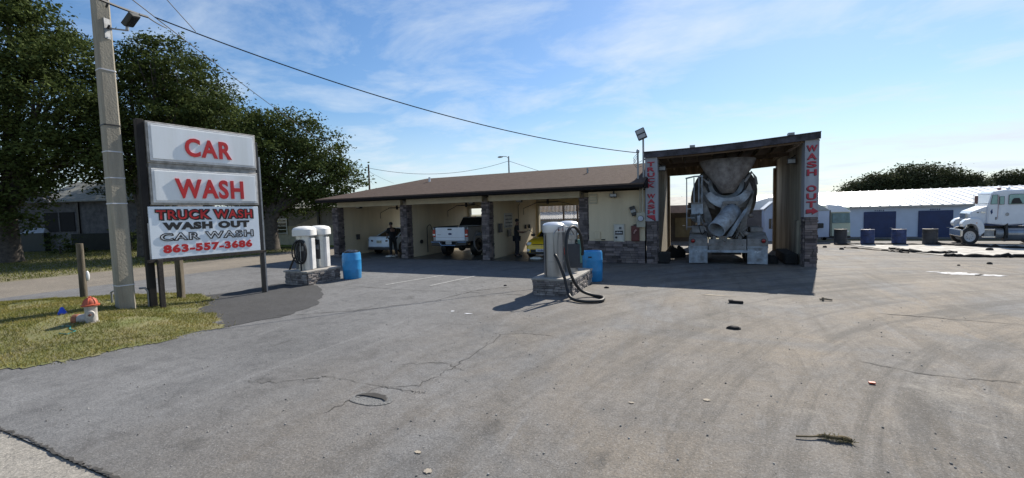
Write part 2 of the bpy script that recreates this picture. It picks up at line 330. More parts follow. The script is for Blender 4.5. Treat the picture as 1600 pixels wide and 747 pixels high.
# ---------------------------------------------------------------- ground
def sstep(a, b, x): t = np.clip((x-a)/(b-a), 0, 1); return t*t*(3-2*t)
GP = [(-9.7, 2.2), (-9.0, 3.0), (-8.75, 4.0), (-8.7, 5.1), (-9.7, 5.75), (-10.9, 5.95), (-11.3, 6.4), (-11.9, 6.9), (-12.9, 7.3), (-14.6, 7.2), (-17.2, 5.6), (-18.6, 3.5), (-19.4, 1.0), (-19.6, -3), (-14, -1.5), (-10.6, 1.3)]
def pdist(x, y, P):
    x = np.asarray(x, float); y = np.asarray(y, float); ins = np.zeros(x.shape, bool); d = np.full(x.shape, 1e9)
    for i in range(len(P)):
        x1, y1 = P[i]; x2, y2 = P[(i+1) % len(P)]
        c = ((y1 > y) != (y2 > y)) & (x < (x2-x1)*(y-y1)/((y2-y1) or 1e-9)+x1); ins ^= c
        t = np.clip(((x-x1)*(x2-x1)+(y-y1)*(y2-y1))/((x2-x1)**2+(y2-y1)**2), 0, 1); d = np.minimum(d, np.hypot(x-x1-t*(x2-x1), y-y1-t*(y2-y1)))
    return np.where(ins, d, -d)
def hz(x, y):
    x = np.asarray(x, float); y = np.asarray(y, float)
    return -.6*sstep(28.5, 38, y)*sstep(-6, 4, x) + .24*sstep(0, 2.2, pdist(x, y, GP))
def hzf(x, y): return float(hz(np.array([x]), np.array([y]))[0])
def sheet(name, xs, ys, m, dz, inside=None, kind='structure', label=None):
    X, Y = np.meshgrid(xs, ys); Z = hz(X, Y)+dz; nx, ny = len(xs), len(ys)
    V = np.stack([X, Y, Z], -1).reshape(-1, 3)
    F = [(j*nx+i, j*nx+i+1, (j+1)*nx+i+1, (j+1)*nx+i) for j in range(ny-1) for i in range(nx-1)
         if inside is None or inside((xs[i]+xs[i+1])/2, (ys[j]+ys[j+1])/2)]
    me = bpy.data.meshes.new(name); me.from_pydata(V.tolist(), [], F); me.update(); me.materials.append(m); me.shade_smooth()
    o = bpy.data.objects.new(name, me); col.objects.link(o); tag(o, kind=kind); return o
soil = mat('dirt_and_dry_grass', (.10, .105, .05), .95, c2=(.17, .14, .085), scale=.8, bump=.5, bscale=20)
xs = np.unique(np.concatenate([np.linspace(-900, -40, 12), np.linspace(-40, 40, 81), np.linspace(40, 900, 12)]))
ys = np.unique(np.concatenate([np.linspace(-200, -10, 6), np.linspace(-10, 50, 61), np.linspace(50, 1500, 14)]))
sheet('ground', xs, ys, soil, -.03)
sheet('parking_lot', np.linspace(-19, 70, 179), np.linspace(1.7, 36, 70), MAT_lot, -.008+.008)
sheet('street', np.linspace(-200, 200, 80), np.linspace(-14, 1.7, 9), MAT_street, -.012, inside=lambda x, y: x > -19.5 or y < -4)
sheet('side_road', np.linspace(-24.4, -19, 8), np.linspace(-8, 140, 120), MAT_road, -.004)
# dark newer asphalt beside the sign
AP = [(-8.75, 5.0), (-8.2, 6.2), (-8.6, 7.4), (-9.7, 8.6), (-10.7, 9.3), (-11.2, 9.5), (-12.6, 9.4), (-12.6, 8.0), (-12.9, 7.2), (-11.3, 6.0), (-9.7, 5.4)]
def poly_sheet(name, P, m, dz, kind='structure', step=.35, jit=.0):
    # dense outline, fan of quads is avoided: triangulated n-gon draped on the terrain
    import bmesh
    Q = []
    for i in range(len(P)):
        a, b = Vector(P[i]), Vector(P[(i+1) % len(P)]); n = max(1, int((b-a).length/step))
        for k in range(n):
            p = a.lerp(b, k/n); Q.append((p.x+random.uniform(-jit, jit), p.y+random.uniform(-jit, jit)))
    bm = bmesh.new(); fc = bm.faces.new([bm.verts.new((x, y, 0)) for x, y in Q]); bmesh.ops.triangulate(bm, faces=[fc])
    bmesh.ops.subdivide_edges(bm, edges=bm.edges[:], cuts=3, use_grid_fill=True)
    H = hz(np.array([v.co.x for v in bm.verts]), np.array([v.co.y for v in bm.verts]))
    for v, h in zip(bm.verts, H): v.co.z = h+dz
    bmesh.ops.recalc_face_normals(bm, faces=bm.faces)
    if sum(f_.normal.z for f_ in bm.faces) < 0: bmesh.ops.reverse_faces(bm, faces=bm.faces)
    me = bpy.data.meshes.new(name); bm.to_mesh(me); bm.free(); me.materials.append(m)
    o = bpy.data.objects.new(name, me); col.objects.link(o); tag(o, kind=kind); return o
poly_sheet('asphalt_patch', AP, MAT_patch, .006, jit=.08, step=.25)
# verge: soil sheet following the low mound, with grass on it
gsoil = mat('verge_soil', (.19, .165, .085), .95, c2=(.11, .125, .035), scale=1.7, bump=.6, bscale=25)
gx = np.arange(-20, -8.3, .06); gy = np.arange(-.4, 7.6, .06)
XX, YY = np.meshgrid((gx[:-1]+gx[1:])/2, (gy[:-1]+gy[1:])/2); IN = pdist(XX, YY, GP)+.10*np.sin(XX*7)*np.cos(YY*6)+.05*np.sin(XX*23+YY*9)*np.cos(YY*19)
ins = {(i, j): IN[j, i] > 0 for j in range(len(gy)-1) for i in range(len(gx)-1)}
me_in = lambda x, y: ins[(int(round((x-gx[0])/0.06-.5)), int(round((y-gy[0])/0.06-.5)))]
sheet('verge', gx, gy, gsoil, .012, inside=me_in)
def blades(name, n, box, infn, h, wdt, c1, c2, label):
    P = rng.uniform((box[0], box[2]), (box[1], box[3]), (n*3, 2)); k = infn(P[:, 0], P[:, 1]); P = P[k][:n]; n = len(P)
    Z = hz(P[:, 0], P[:, 1])+.005; a = rng.uniform(0, 6.28, n); hh = h*rng.uniform(.4, 1.2, n); ln = rng.normal(0, .6, (n, 2))*hh[:, None]
    dx_ = np.cos(a)*wdt; dy_ = np.sin(a)*wdt
    V = np.zeros((n, 3, 3)); V[:, 0] = np.stack([P[:, 0]-dx_, P[:, 1]-dy_, Z], 1); V[:, 1] = np.stack([P[:, 0]+dx_, P[:, 1]+dy_, Z], 1)
    V[:, 2] = np.stack([P[:, 0]+ln[:, 0], P[:, 1]+ln[:, 1], Z+hh], 1)
    me = tri_mesh(name, V.reshape(-1, 3), 3); me.materials.append(leafmat(name+'_leaf', c1, c2))
    o = bpy.data.objects.new(name, me); col.objects.link(o); return tag(o, label, 'grass', kind='stuff')
def tri_mesh(name, V, k):
    me = bpy.data.meshes.new(name); n = len(V)//k
    me.vertices.add(len(V)); me.vertices.foreach_set('co', V.astype(np.float32).ravel())
    me.loops.add(len(V)); me.loops.foreach_set('vertex_index', np.arange(len(V), dtype=np.int32))
    me.polygons.add(n); me.polygons.foreach_set('loop_start', np.arange(0, len(V), k, dtype=np.int32))
    me.update(calc_edges=True); me.validate(); return me
def inverge(x, y):
    d = pdist(x, y, GP)+.1*np.sin(x*7)*np.cos(y*6); pat = np.sin(x*2.1+1.3*np.sin(y*1.7))*np.cos(y*2.7+x*.6)
    return (d > 0.02) & ((pat > -.45) | (rng.random(len(x)) < .35))
blades('grass', 110000, (-19.5, -8.4, -3, 7.5), inverge, .055, .006, (.085, .11, .015), (.27, .225, .07), 'patchy yellow green grass on the verge round the sign and pole')
blades('shaded_grass', 60000, (-60, -24.6, 2, 22), lambda x, y: x > -99, .09, .02, (.06, .08, .015), (.2, .19, .06), 'grass with painted-in shade under the oaks beyond the side road')  # blade colours darkened to paint in the oaks' shade

def edgeband(x, y):
    d = pdist(x, y, GP)+.15*np.sin(x*5+y*3)*np.cos(y*4); return (d > -.28) & (d < .05) & (rng.random(len(x)) < np.clip((d+.28)/.33, 0, 1)**2*.8)
blades('stray_grass', 9000, (-19.5, -8.2, -.5, 7.7), edgeband, .05, .007, (.10, .11, .03), (.30, .25, .12), 'stray dry grass blades thinning out over the asphalt at the verge edge')
crack_and_shade_m = mat('dark_crack_and_lip_shade', (.055, .052, .048), 1.)  # dark tone for cracks, also the painted shadow under the pothole lip
def crack(pts, wdt, name='pavement_crack', jit=.05, sub=7):
    P = []
    for a, b in zip(pts[:-1], pts[1:]):
        for k in range(sub): t = k/sub; P.append((a[0]+(b[0]-a[0])*t+random.gauss(0, jit), a[1]+(b[1]-a[1])*t+random.gauss(0, jit)))
    P.append(pts[-1]); V = []; F = []
    for i, p in enumerate(P):
        q = P[min(i+1, len(P)-1)]; r = P[max(i-1, 0)]; d = Vector((q[0]-r[0], q[1]-r[1])).normalized(); nn = Vector((-d.y, d.x))
        e = 0 if i in (0, len(P)-1) else wdt*random.uniform(.35, 1.3); z = hzf(*p)+.006
        V += [(p[0]+nn.x*e, p[1]+nn.y*e, z), (p[0]-nn.x*e, p[1]-nn.y*e, z)]
        if i: b = 2*i; F.append((b-2, b-1, b+1, b))
    o = MB().add(V, F).build(name, crack_and_shade_m); tag(o, kind='structure'); return o
for P, wd in (([(-3.73,3.16),(-3.64,3.94),(-3.22,4.15),(-3.12,4.71),(-3.13,5.54),(-3.17,6.53),(-2.81,6.69),(-2.23,6.69)], .0055),
              ([(-5.54,3.47),(-5.03,3.59),(-4.61,3.93),(-4.56,3.99),(-3.68,3.98),(-3.16,4.0),(-2.98,4.01)], .0055),
              ([(-8.5,6.18),(-7.09,7.18),(-5.98,8.6),(-5.69,10.0),(-4.95,10.92)], .011), ([(-10.22,9.61),(-7.59,9.67),(-5.21,9.84),(-3.94,9.85)], .010),
              ([(-3.94,4.67),(-3.39,4.97),(-2.9,4.8)], .006), ([(3.05,10.06),(3.9,9.95),(4.91,9.8)], .012), ([(1.84,6.95),(2.45,6.62),(3.35,6.64)], .007),
              ([(-10.5,1.74),(-6.74,1.7),(-6.04,1.72),(-5.1,1.7),(-4.44,1.72),(-2,1.7),(6,1.7)], .014)):
    crack(P, wd, jit=.02 if len(P) != 7 or P[0][0] > -10 else .012, sub=9 if P[0][0] > -10.4 else 22)
# pothole: a shallow bowl of loose dark aggregate with a broken lip
holem = mat('broken_asphalt', (.12, .12, .118), 1., c2=(.19, .19, .185), scale=30, bump=1., bscale=60)
mb = MB(); rings = []
for r, z in ((1.2, .006), (1.0, .008), (.86, .003), (.5, .002)):
    rings.append([(-3.49+.22*r*math.cos(t)*(1+.12*math.sin(3*t+1)), 3.65+.14*r*math.sin(t)*(1+.15*math.cos(2*t)), z) for t in [2*math.pi*k/28 for k in range(28)]])
mb.loft(rings, cap=False); mb.f.append(tuple(range(84, 112))); tag(mb.build('pothole', holem, smooth=True), kind='structure')
# dark crescent painted as the shadow under the far lip
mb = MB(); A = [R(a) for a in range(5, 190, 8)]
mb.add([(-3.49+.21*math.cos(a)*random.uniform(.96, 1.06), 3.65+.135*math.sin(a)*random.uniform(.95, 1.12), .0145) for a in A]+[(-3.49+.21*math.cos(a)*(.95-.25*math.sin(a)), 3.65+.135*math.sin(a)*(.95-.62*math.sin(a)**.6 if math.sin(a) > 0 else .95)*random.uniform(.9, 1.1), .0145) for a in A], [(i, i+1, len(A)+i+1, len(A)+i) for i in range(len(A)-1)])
tag(mb.build('pothole_shadow_gap', crack_and_shade_m), kind='structure'); bpy.data.objects['pothole_shadow_gap'].name = 'pothole_lip_shade'

whitest = mat('white_residue', (.60, .62, .66), .8, c2=(.28, .27, .26), scale=5, fac=(.42, .56))
def splat(name, cx, cy, rx, ry, m, n=26, k=.3, dz=.008):
    P = [(cx+rx*math.cos(t)*random.uniform(1-k, 1+k), cy+ry*math.sin(t)*random.uniform(1-k, 1+k)) for t in [2*math.pi*i/n for i in range(n)]]
    return poly_sheet(name, P, m, dz, step=9)
splat('white_spill', 6.75, 16.25, .42, .3, whitest); splat('white_spill', 7.35, 16.05, .3, .16, whitest); splat('white_spill', 6.3, 16.5, .16, .07, whitest)
splat('white_spill', -4.95, 7.75, .05, .04, whitest); splat('white_spill', -4.5, 7.65, .09, .03, whitest)
tanst = mat('tan_dried_mud', (.36, .31, .23), .9, c2=(.26, .23, .2), scale=6)
for a in ((-.7, 4.6, .03, .02), (.05, 4.95, .035, .03), (.3, 11.1, .3, .05), (-2.3, 2.95, .03, .02), (-2.05, 2.75, .035, .03)): splat('mud_patch', *a, tanst)
linem = mat('worn_line_paint', (.34, .34, .33), .9, c2=(.2, .2, .2), scale=14, fac=(.4, .6))
for x0, y0, x1, y1 in ((-8.9, 10.2, -8.2, 12.4), (-7.4, 10.4, -7.0, 12.5)):
    d = Vector((x1-x0, y1-y0)).normalized(); q = Vector((-d.y, d.x))*.05
    poly_sheet('painted_line', [(x0+q.x, y0+q.y), (x0-q.x, y0-q.y), (x1-q.x, y1-q.y), (x1+q.x, y1+q.y)], linem, .007)

# ---------------------------------------------------------------- stacked stone facing
def ledge(mb, x0, x1, y, z0, z1, ny=-1, ch=.085, d=.05, axis='x', lmin=.14, lmax=.42, inset=0):
    """stones on a wall face; axis x: face lies along x at depth y, facing ny"""
    z = z0
    while z < z1-.01:
        h = min(ch*random.uniform(.7, 1.35), z1-z)
        if z1-(z+h) < .03: h = z1-z
        a = x0
        while a < x1-.005:
            l = min(random.uniform(lmin, lmax), x1-a)
            if x1-(a+l) < .06: l = x1-a
            dd = d*random.uniform(.35, 1.)
            g = .004
            if axis == 'x': mb.box(a+g, a+l-g, min(y, y+ny*dd), max(y, y+ny*dd), z+g, z+h-g)
            else: mb.box(min(y, y+ny*dd), max(y, y+ny*dd), a+g, a+l-g, z+g, z+h-g)
            a += l
        z += h
def clad(name, x0, x1, y0, y1, z0, z1, parent, m=stone, faces='fblr', **k):
    core = MB().box(x0, x1, y0, y1, z0, z1).build(name, mortar, parent)
    mb = MB()
    if 'f' in faces: ledge(mb, x0, x1, y0, z0, z1, -1, **k)
    if 'b' in faces: ledge(mb, x0, x1, y1, z0, z1, 1, **k)
    if 'l' in faces: ledge(mb, y0, y1, x0, z0, z1, -1, axis='y', **k)
    if 'r' in faces: ledge(mb, y0, y1, x1, z0, z1, 1, axis='y', **k)
    mb.build('stone_facing', m, core, bevel=.006, seg=1); return core

# ---------------------------------------------------------------- car wash building
B = empty('car_wash_building', (-10, 17, 0), 0, 'long low three bay wash building with brown shingle roof, stone pillars and cream walls', 'building')
def bx(x): return x+10
def by(y): return y-17
cols = [(-18.38, -17.92), (-13.79, -13.32), (-9.17, -8.73), (-4.62, -4.20)]
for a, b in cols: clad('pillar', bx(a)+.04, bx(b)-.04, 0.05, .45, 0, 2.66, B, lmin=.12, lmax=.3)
for (a, b), fr in zip(cols, (1, 1, 1, 1)):       # dividing walls run back between the bays
    MB().box(bx(a)+.12, bx(b)-.04, .45, 6.3, 0, 2.86).build('dividing_wall', cream, B)
for i in range(3):
    a, b = cols[i][1], cols[i+1][0]
    MB().box(bx(a)-.04, bx(b)+.04, .06, .26, 2.66, 2.918).build('bay_header', trim, B)
    MB().box(bx(a)-.04, bx(b)+.12, 6.05, 6.3, 2.45, 2.86).build('rear_header', trim, B)
    MB().box(bx(a)-.04, bx(b)+.12, .26, 6.05, 2.84, 2.9).build('bay_ceiling', mat('bay_ceiling_paint', (.24, .22, .17), .9), B)
    MB().box(bx(a)-.04, bx(a)+.11, 6.06, 6.31, 0, 2.45).build('rear_post', trim, B)
# equipment room at the right hand end
MB().box(bx(-4.2), bx(-2.0), .06, 6.3, .88, 2.86).build('equipment_room_wall', cream, B)
clad('stone_wainscot', bx(-4.25), bx(-2.0), .05, .5, 0, .88, B, faces='f')
# roof: gable to the right, hip at the left; eave overhang in front
ex0, ex1, ey0, ey1, ez, rz_, ry, rx0 = bx(-18.4), bx(-1.9), -1., 7.3, 3.08, 4.2, 3.15, bx(-14.25)
V = [(ex0, ey0, ez), (ex1, ey0, ez), (ex1, ey1, ez), (ex0, ey1, ez), (rx0, ry, rz_), (ex1, ry, rz_)]
W = [(x, y, z-.06) for x, y, z in V]
mb = MB().add(V+W, [(0, 1, 5, 4), (2, 3, 4, 5), (3, 0, 4), (7, 6, 10, 11), (9, 8, 11, 10), (6, 9, 10), (1, 2, 5), (8, 7, 11), (0, 3, 9, 6), (0, 6, 7, 1), (2, 8, 9, 3), (1, 7, 8, 2)])
roof = mb.build('roof', shingle, B)
mb = MB().box(ex0+.02, ex1-.02, ey0+.01, ey0+.05, ez-.16, ez-.005).box(ex0+.02, ex1-.02, ey1-.05, ey1-.01, ez-.16, ez-.005).box(ex0+.02, ex0+.06, ey0+.05, ey1-.05, ez-.16, ez-.005)
mb.build('fascia', fascia, B)
MB().box(ex0+.06, ex1-.05, ey0+.05, .05, ez-.16, ez-.14).build('soffit', fascia, B)
mb = MB().box(ex0+.3, ex1-.16, .3, 6.0, 2.92, 3.1); mb.build('ceiling_deck', fascia, B)
MB().prism([(ey0+.1, 2.93), (ey1-.1, 2.93), (ry, 4.1)], ex1-.14, ex1-.1, 'yz').build('gable_wall', cream, B)
# sheet metal side board where the eave meets the tall bay
MB().prism([(-1.0, 3.05), (-.98, 2.92), (2.2, 2.92), (2.2, 3.92)], ex1+.005, ex1+.04, 'yz').build('side_board', fascia, B)
MB().cyl((bx(-4.6), 1.6, 3.5), (bx(-4.6), 1.6, 4.0), .04).build('vent_pipe', steel_d, roof)
MB().cyl((bx(-13.35), 2.1, 3.7), (bx(-13.35), 2.1, 4.15), .06).build('vent_pipe', white, roof)
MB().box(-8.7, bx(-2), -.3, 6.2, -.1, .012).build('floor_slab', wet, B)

# per bay: overhead boom ring, work light, wall bits
def boom(x0, x1, y, z, label):
    o = empty('spray_boom', ((x0+x1)/2, y, z), 0, label, 'spray boom', 'ceiling booms of the wash bays'); h = (x1-x0)/2
    n = 20; MB().tube([(.55*math.cos(2*math.pi*i/n), .35*math.sin(2*math.pi*i/n), -.02) for i in range(n+1)], .018, 6, cap=False).build('ring', blackm, o)
    MB().cyl((0, 0, -.12), (0, 0, .2), .06).build('swivel', blackm, o)
    MB().tube([(-.5, 0, 0), (-h, .1, -.28), (-h, .1, -.6)], .016, 6).build('arm', blackm, o)
    MB().tube([(.5, 0, 0), (h, -.1, -.2), (h, -.1, -1.0)], .016, 6).build('arm', blackm, o)
    MB().box(-.5, .5, -.012, .012, -.012, .012).build('cross_bar', blackm, o)
boom(-17.0, -14.4, 19.2, 2.6, 'dark metal boom ring hanging in the bay with the pale sedan')
boom(-12.4, -10.0, 19.2, 2.6, 'dark metal boom ring hanging above the white pickup')
boom(-8.0, -5.4, 19.2, 2.6, 'dark metal boom ring hanging above the yellow car')
def floodlamp(x, y, z, label, rz=0, m=None):
    o = empty('flood_lamp', (x, y, z), rz, label, 'lamp', 'small flood lamps under the eaves and ceilings')
    MB().box(-.03, .03, -.03, .03, .0, .15).build('bracket', blackm, o)
    MB().hexa([(-.14, -.14, -.1), (.14, -.14, -.1), (.1, .1, -.12), (-.1, .1, -.12), (-.14, -.16, .03), (.14, -.16, .03), (.1, .08, .04), (-.1, .08, .04)]).build('housing', blackm, o, bevel=.01)
    MB().box(-.12, .12, -.165, -.158, -.08, .02).build('lens', steel_d, o)
floodlamp(-17.0, 17.7, 2.7, 'small lamp under the ceiling of the bay with the pale sedan')
floodlamp(-10.1, 17.9, 2.7, 'small round lamp high above the white pickup cab')
floodlamp(-7.6, 17.9, 2.7, 'small lamp high in the bay with the yellow car')
floodlamp(-3.15, 16.9, 2.72, 'small black lamp under the eave over the cream equipment room wall')
# wall things, bay by bay
for y_, z_, l_ in ((18.9, 2.2, 'thin vertical pipe on the wall of the yellow car bay'),):
    o = MB().tube([(0, 0, 0), (0, 0, 2.3), (.1, 0, 2.45)], .018, 6).build('wall_pipe', blackm); o.location = (-8.68, 20.2, .15); tag(o, l_, 'pipe')
def wallbox(name, x, y, z, wx, wy, wz, m, label, cat, group=None):
    o = MB().box(-wx/2, wx/2, -wy/2, wy/2, -wz/2, wz/2).build(name, m, bevel=.01); o.location = (x, y, z); return tag(o, label, cat, group)
wallbox('coin_box', -8.72+.1, 17.9, 1.42, .1, .28, .42, mat('coin_box_grey', (.06, .055, .055), .5), 'dark coin box at eye height on the wall beside the yellow car bay entrance', 'coin box')
o = wallbox('instruction_board', -8.75, 19.1, 1.75, .03, .95, .72, mat('board_white', (.50, .50, .48), .6), 'faded white instruction board on the wall of the yellow car bay', 'sign')
mb = MB()
for k in range(4): blur_marks(mb, (.018, -.4, .2-k*.17), (0, 1, 0), (0, 0, 1), .8, .07, 14)
mb.build('lettering', mat('board_ink', (.07, .07, .09), .7), o)
wallbox('control_panel', -8.72, 19.1, 1.12, .08, .34, .34, mat('brown_panel', (.10, .09, .075), .5), 'small dark selector panel below the instruction board', 'control panel')
for y in (21.2, 21.75): wallbox('hose_hook', -8.7, y, 1.35, .1, .08, .22, blackm, 'small black holder on the sunlit wall beyond the man in the yellow car bay', 'holder', 'black holders on the bay wall')
wallbox('coin_box', -17.8, 18.3, 1.0, .1, .2, .3, mat('coin_box_grey', (.06, .055, .055), .5), 'small dark box low on the wall of the pale sedan bay', 'coin box')
o = MB().lathe([(.0, -.03), (.1, -.03), (.1, .03), (0, .03)], (0, 0, 0), 16, Matrix.Rotation(R(90), 3, 'Y')).build('drain_cap', black); o.location = (-13.33, 18.15, .75); tag(o, 'round black cap low on the wall left of the pickup', 'cap')
o = MB().tube([(0, 0, 0), (0, 0, 1.3), (.04, .05, 1.42), (.06, .2, 1.46), (.06, .3, 1.35), (.06, .32, 1.2)], .02, 8).build('lance_holder', blackm); o.location = (-13.28, 18.6, .15); tag(o, 'thin black bent pipe standing against the wall left of the pickup', 'pipe')
# equipment room wall
o = empty('change_machine', (-2.98, 17.03, 1.2), 0, 'white change machine front panel set in the cream wall', 'change machine')
MB().box(-.21, .21, -.03, .03, -.35, .35).build('frame', mat('machine_frame', (.52, .50, .42), .5), o, bevel=.008)
fp = MB().box(-.17, .17, -.042, -.03, -.31, .31).build('front_panel', mat('machine_white', (.60, .58, .52), .5), o)
MB().box(-.155, .155, -.048, -.042, -.07, .09).build('label_strip', blackm, o)
mb = MB(); blur_marks(mb, (-.13, -.0485, -.01), (1, 0, 0), (0, 0, 1), .26, .06, 6); mb.build('lettering', white, o)
MB().cyl((-.11, -.055, -.18), (-.11, -.04, -.18), .045).build('coin_slot', blackm, o); MB().box(.0, .1, -.05, -.042, .14, .24).build('bill_slot', mat('slot_grey', (.10, .11, .12), .5), o)
o = empty('extinguisher_box', (-2.35, 16.98, 1.2), 0, 'dark red extinguisher box on the cream wall', 'extinguisher box')
MB().box(-.15, .15, -.08, .08, -.32, .28).build('cabinet', mat('dark_red_box', (.13, .025, .02), .5, var=.25), o, bevel=.02)
MB().tube([(-.04, -.1, -.02), (.0, -.12, .08), (.05, -.1, .12)], .03).build('nozzle', mat('pinkish', (.5, .3, .27), .6), o); MB().cyl((0, 0, .28), (0, 0, .33), .07).build('top_cap', blackm, o)
o = empty('electric_meter', (-2.18+.05, 16.95, 1.72), 0, 'cream electric meter box with round glass dial next to the stone pier', 'electric meter')
MB().box(-.16, .16, -.08, .08, -.3, .26).build('meter_box', mat('meter_box_paint', (.42, .40, .32), .6), o, bevel=.01)
MB().cyl((0, -.13, .04), (0, -.08, .04), .1, n=24).build('dial', mat('dial_glass', (.5, .55, .66), .12), o); MB().cyl((0, -.1, .04), (0, -.078, .04), .115, n=24).build('dial_ring', blackm, o)
MB().tube([(-.03, 0, .26), (-.03, 0, 1.2)], .02).build('conduit', mat('conduit_paint', (.42, .4, .32), .6), o); MB().tube([(.06, 0, .26), (.06, 0, 1.2)], .035).build('conduit', mat('conduit_paint', (.42, .4, .32), .6), o)
o = MB().obox((0, 0, 0), .1, .05, .19, Matrix.Rotation(R(-18), 3, 'Y')).build('black_lamp_box', blackm, bevel=.015); o.location = (-2.42, 16.98, 2.05)
o.name = 'wall_lamp'; tag(o, 'tilted black lamp with grey band left of the meter', 'lamp'); MB().obox((0, -.053, 0), .09, .006, .05, Matrix.Rotation(R(-18), 3, 'Y')).build('grey_band', steel_d, o)
o = empty('vent_cover', (-4.0, 17.03, 2.58), 0, 'beige square vent cover high on the cream wall beside the pillar', 'vent')
MB().box(-.16, .16, -.03, .03, -.2, .2).build('frame', trim, o, bevel=.008)
for k in (-.1, 0, .1): MB().box(-.12, .12, -.045, -.03, k-.025, k+.025).build('louvre', cream, o)
o = MB().box(-.12, .12, -.02, .02, -.15, .15).build('outlet_panel', cream, bevel=.008); o.location = (-3.85, 17.03, 1.1); tag(o, 'small cream access panel low on the cream wall', 'panel')
o = MB().box(-.08, .08, -.02, .02, -.02, .02).build('wall_slot', blackm); o.location = (-3.62, 17.03, .93); tag(o, 'small black slot just above the stone wainscot', 'slot')

# ---------------------------------------------------------------- tall truck wash bay
T = empty('truck_wash_bay', (.8, 17, 0), 0, 'tall open drive through bay with red painted pier lettering and lumber roof', 'building')
def tx(x): return x-.8
lx0, lx1, rx0_, rx1_ = tx(-1.97), tx(-1.52), tx(3.15), tx(3.55)
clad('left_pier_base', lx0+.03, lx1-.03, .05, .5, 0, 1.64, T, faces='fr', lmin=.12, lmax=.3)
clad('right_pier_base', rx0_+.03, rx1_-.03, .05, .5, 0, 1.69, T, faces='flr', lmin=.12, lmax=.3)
for n_ in ('left_pier_base', 'right_pier_base'): bpy.data.objects[n_].name = 'pier_base'
grayp = mat('grey_sign_paint', (.36, .38, .43), .7, c2=(.27, .28, .31), scale=3, streak=True)
pL = MB().box(lx0, lx1, .0, .5, 1.64, 4.06).build('pier', grayp, T, bevel=.01)
pR = MB().box(rx0_, rx1_, .0, .5, 1.69, 4.25).build('pier', grayp, T, bevel=.01)
MB().box(lx0+.01, lx1-.01, .01, .49, 4.06, 4.22).build('pier_cap', cream, T); MB().box(rx0_+.01, rx1_-.01, .01, .49, 4.25, 4.4).build('pier_cap', cream, T)
def vtext(parent, s, x, y, z0, z1, wdt, arrow):
    n = len(s); st = (z1-z0)/n; r = MB(); k = MB()
    for i, c in enumerate(s):
        if c == ' ':
            k.build('letter_shadows', black, parent); r.build('lettering', red2, parent); r = MB(); k = MB(); continue
        z = z1-(i+1)*st+st*.12; wch = wdt*(1 if c != 'W' else 1.12)
        put_text(k, c, (x-wch/2-.016, y-.004, z-.014), (1, 0, 0), (0, 0, 1), wch, st*.78, bold=.025, ext=.004)
        put_text(r, c, (x-wch/2, y-.010, z), (1, 0, 0), (0, 0, 1), wch, st*.78, bold=.028, ext=.006)
    def arr(mb, dx_, dz_, yy): mb.add([(x+a+dx_, yy, z0+b+dz_) for a, b in arrow], [tuple(range(len(arrow)))])
    ak, ar = MB(), MB(); arr(ak, -.02, -.02, y-.004); arr(ar, 0, 0, y-.011); ak.build('arrow_shadow', black, parent); ar.build('arrow', red2, parent)
    k.build('letter_shadows', black, parent); r.build('lettering', red2, parent)
vtext(pL, 'TRUCK WASH', (lx0+lx1)/2, 0, 1.90, 3.92, .26, [(-.17, -.03), (.12, -.02), (.16, -.25), (.02, -.16), (-.10, -.11)])
vtext(pR, 'WASH OUT', (rx0_+rx1_)/2+.0, 0, 1.98, 4.1, .27, [(-.14, -.03), (.04, -.03), (.04, .03), (.2, -.1), (.03, -.2), (.03, -.14), (-.14, -.17)])
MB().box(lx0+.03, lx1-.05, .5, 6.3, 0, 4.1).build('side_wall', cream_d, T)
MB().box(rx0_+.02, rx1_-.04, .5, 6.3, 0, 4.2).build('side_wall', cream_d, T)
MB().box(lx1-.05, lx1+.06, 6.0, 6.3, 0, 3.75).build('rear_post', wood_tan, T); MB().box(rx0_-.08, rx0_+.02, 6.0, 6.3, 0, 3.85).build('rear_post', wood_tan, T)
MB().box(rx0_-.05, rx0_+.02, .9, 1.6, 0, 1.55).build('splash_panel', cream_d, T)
# roof: shallow slope up to the right, sagging a touch
def rzf(x): t = (x-lx0)/(rx1_-lx0); return 4.1+.2*t+.05*(1-t)*0-.07*math.sin(math.pi*t)*(1-t*.4)
n = 14; X = [lx0-.04+(rx1_-lx0+.06)*i/n for i in range(n+1)]
def slab(y0, y1, a, b, m, name, x_0=None):
    V = []
    for x in X: z = rzf(x); V += [(x, y0, z+a), (x, y1, z+a), (x, y1, z+b), (x, y0, z+b)]
    F = [(4*i+k, 4*i+(k+1) % 4, 4*i+4+(k+1) % 4, 4*i+4+k) for i in range(n) for k in range(4)]+[(0, 1, 2, 3), (4*n, 4*n+1, 4*n+2, 4*n+3)]
    return MB().add(V, F).build(name, m, T)
slab(-.02, 6.6, .1, .16, ply, 'roof'); slab(-.09, -.03, -.04, .17, mat('blue_grey_fascia', (.085, .08, .10), .8, var=.4, scale=3, bump=.3), 'fascia')
slab(-.13, 6.65, .165, .19, mat('roof_felt', (.06, .055, .06), .9), 'roof_felt')
for i in range(9):
    x = lx1+.3+(rx0_-lx1-.4)*i/8; z = rzf(x)
    MB().box(x-.022, x+.022, .0, 6.4, z-.04, z+.1).build('rafter', wood_tan, T)
slab(3.0, 3.09, -.2, -.045, ply, 'purlin'); slab(6.02, 6.12, -.34, .1, wood_tan, 'rear_beam'); slab(.06, .12, -.1, -.045, ply, 'front_beam')
for x in (-1.2+.1, 1.95): MB().box(x-.09, x+.09, -.1, .15, rzf(x)+.2, rzf(x)+.28).build('roof_vent', steel_d, T)
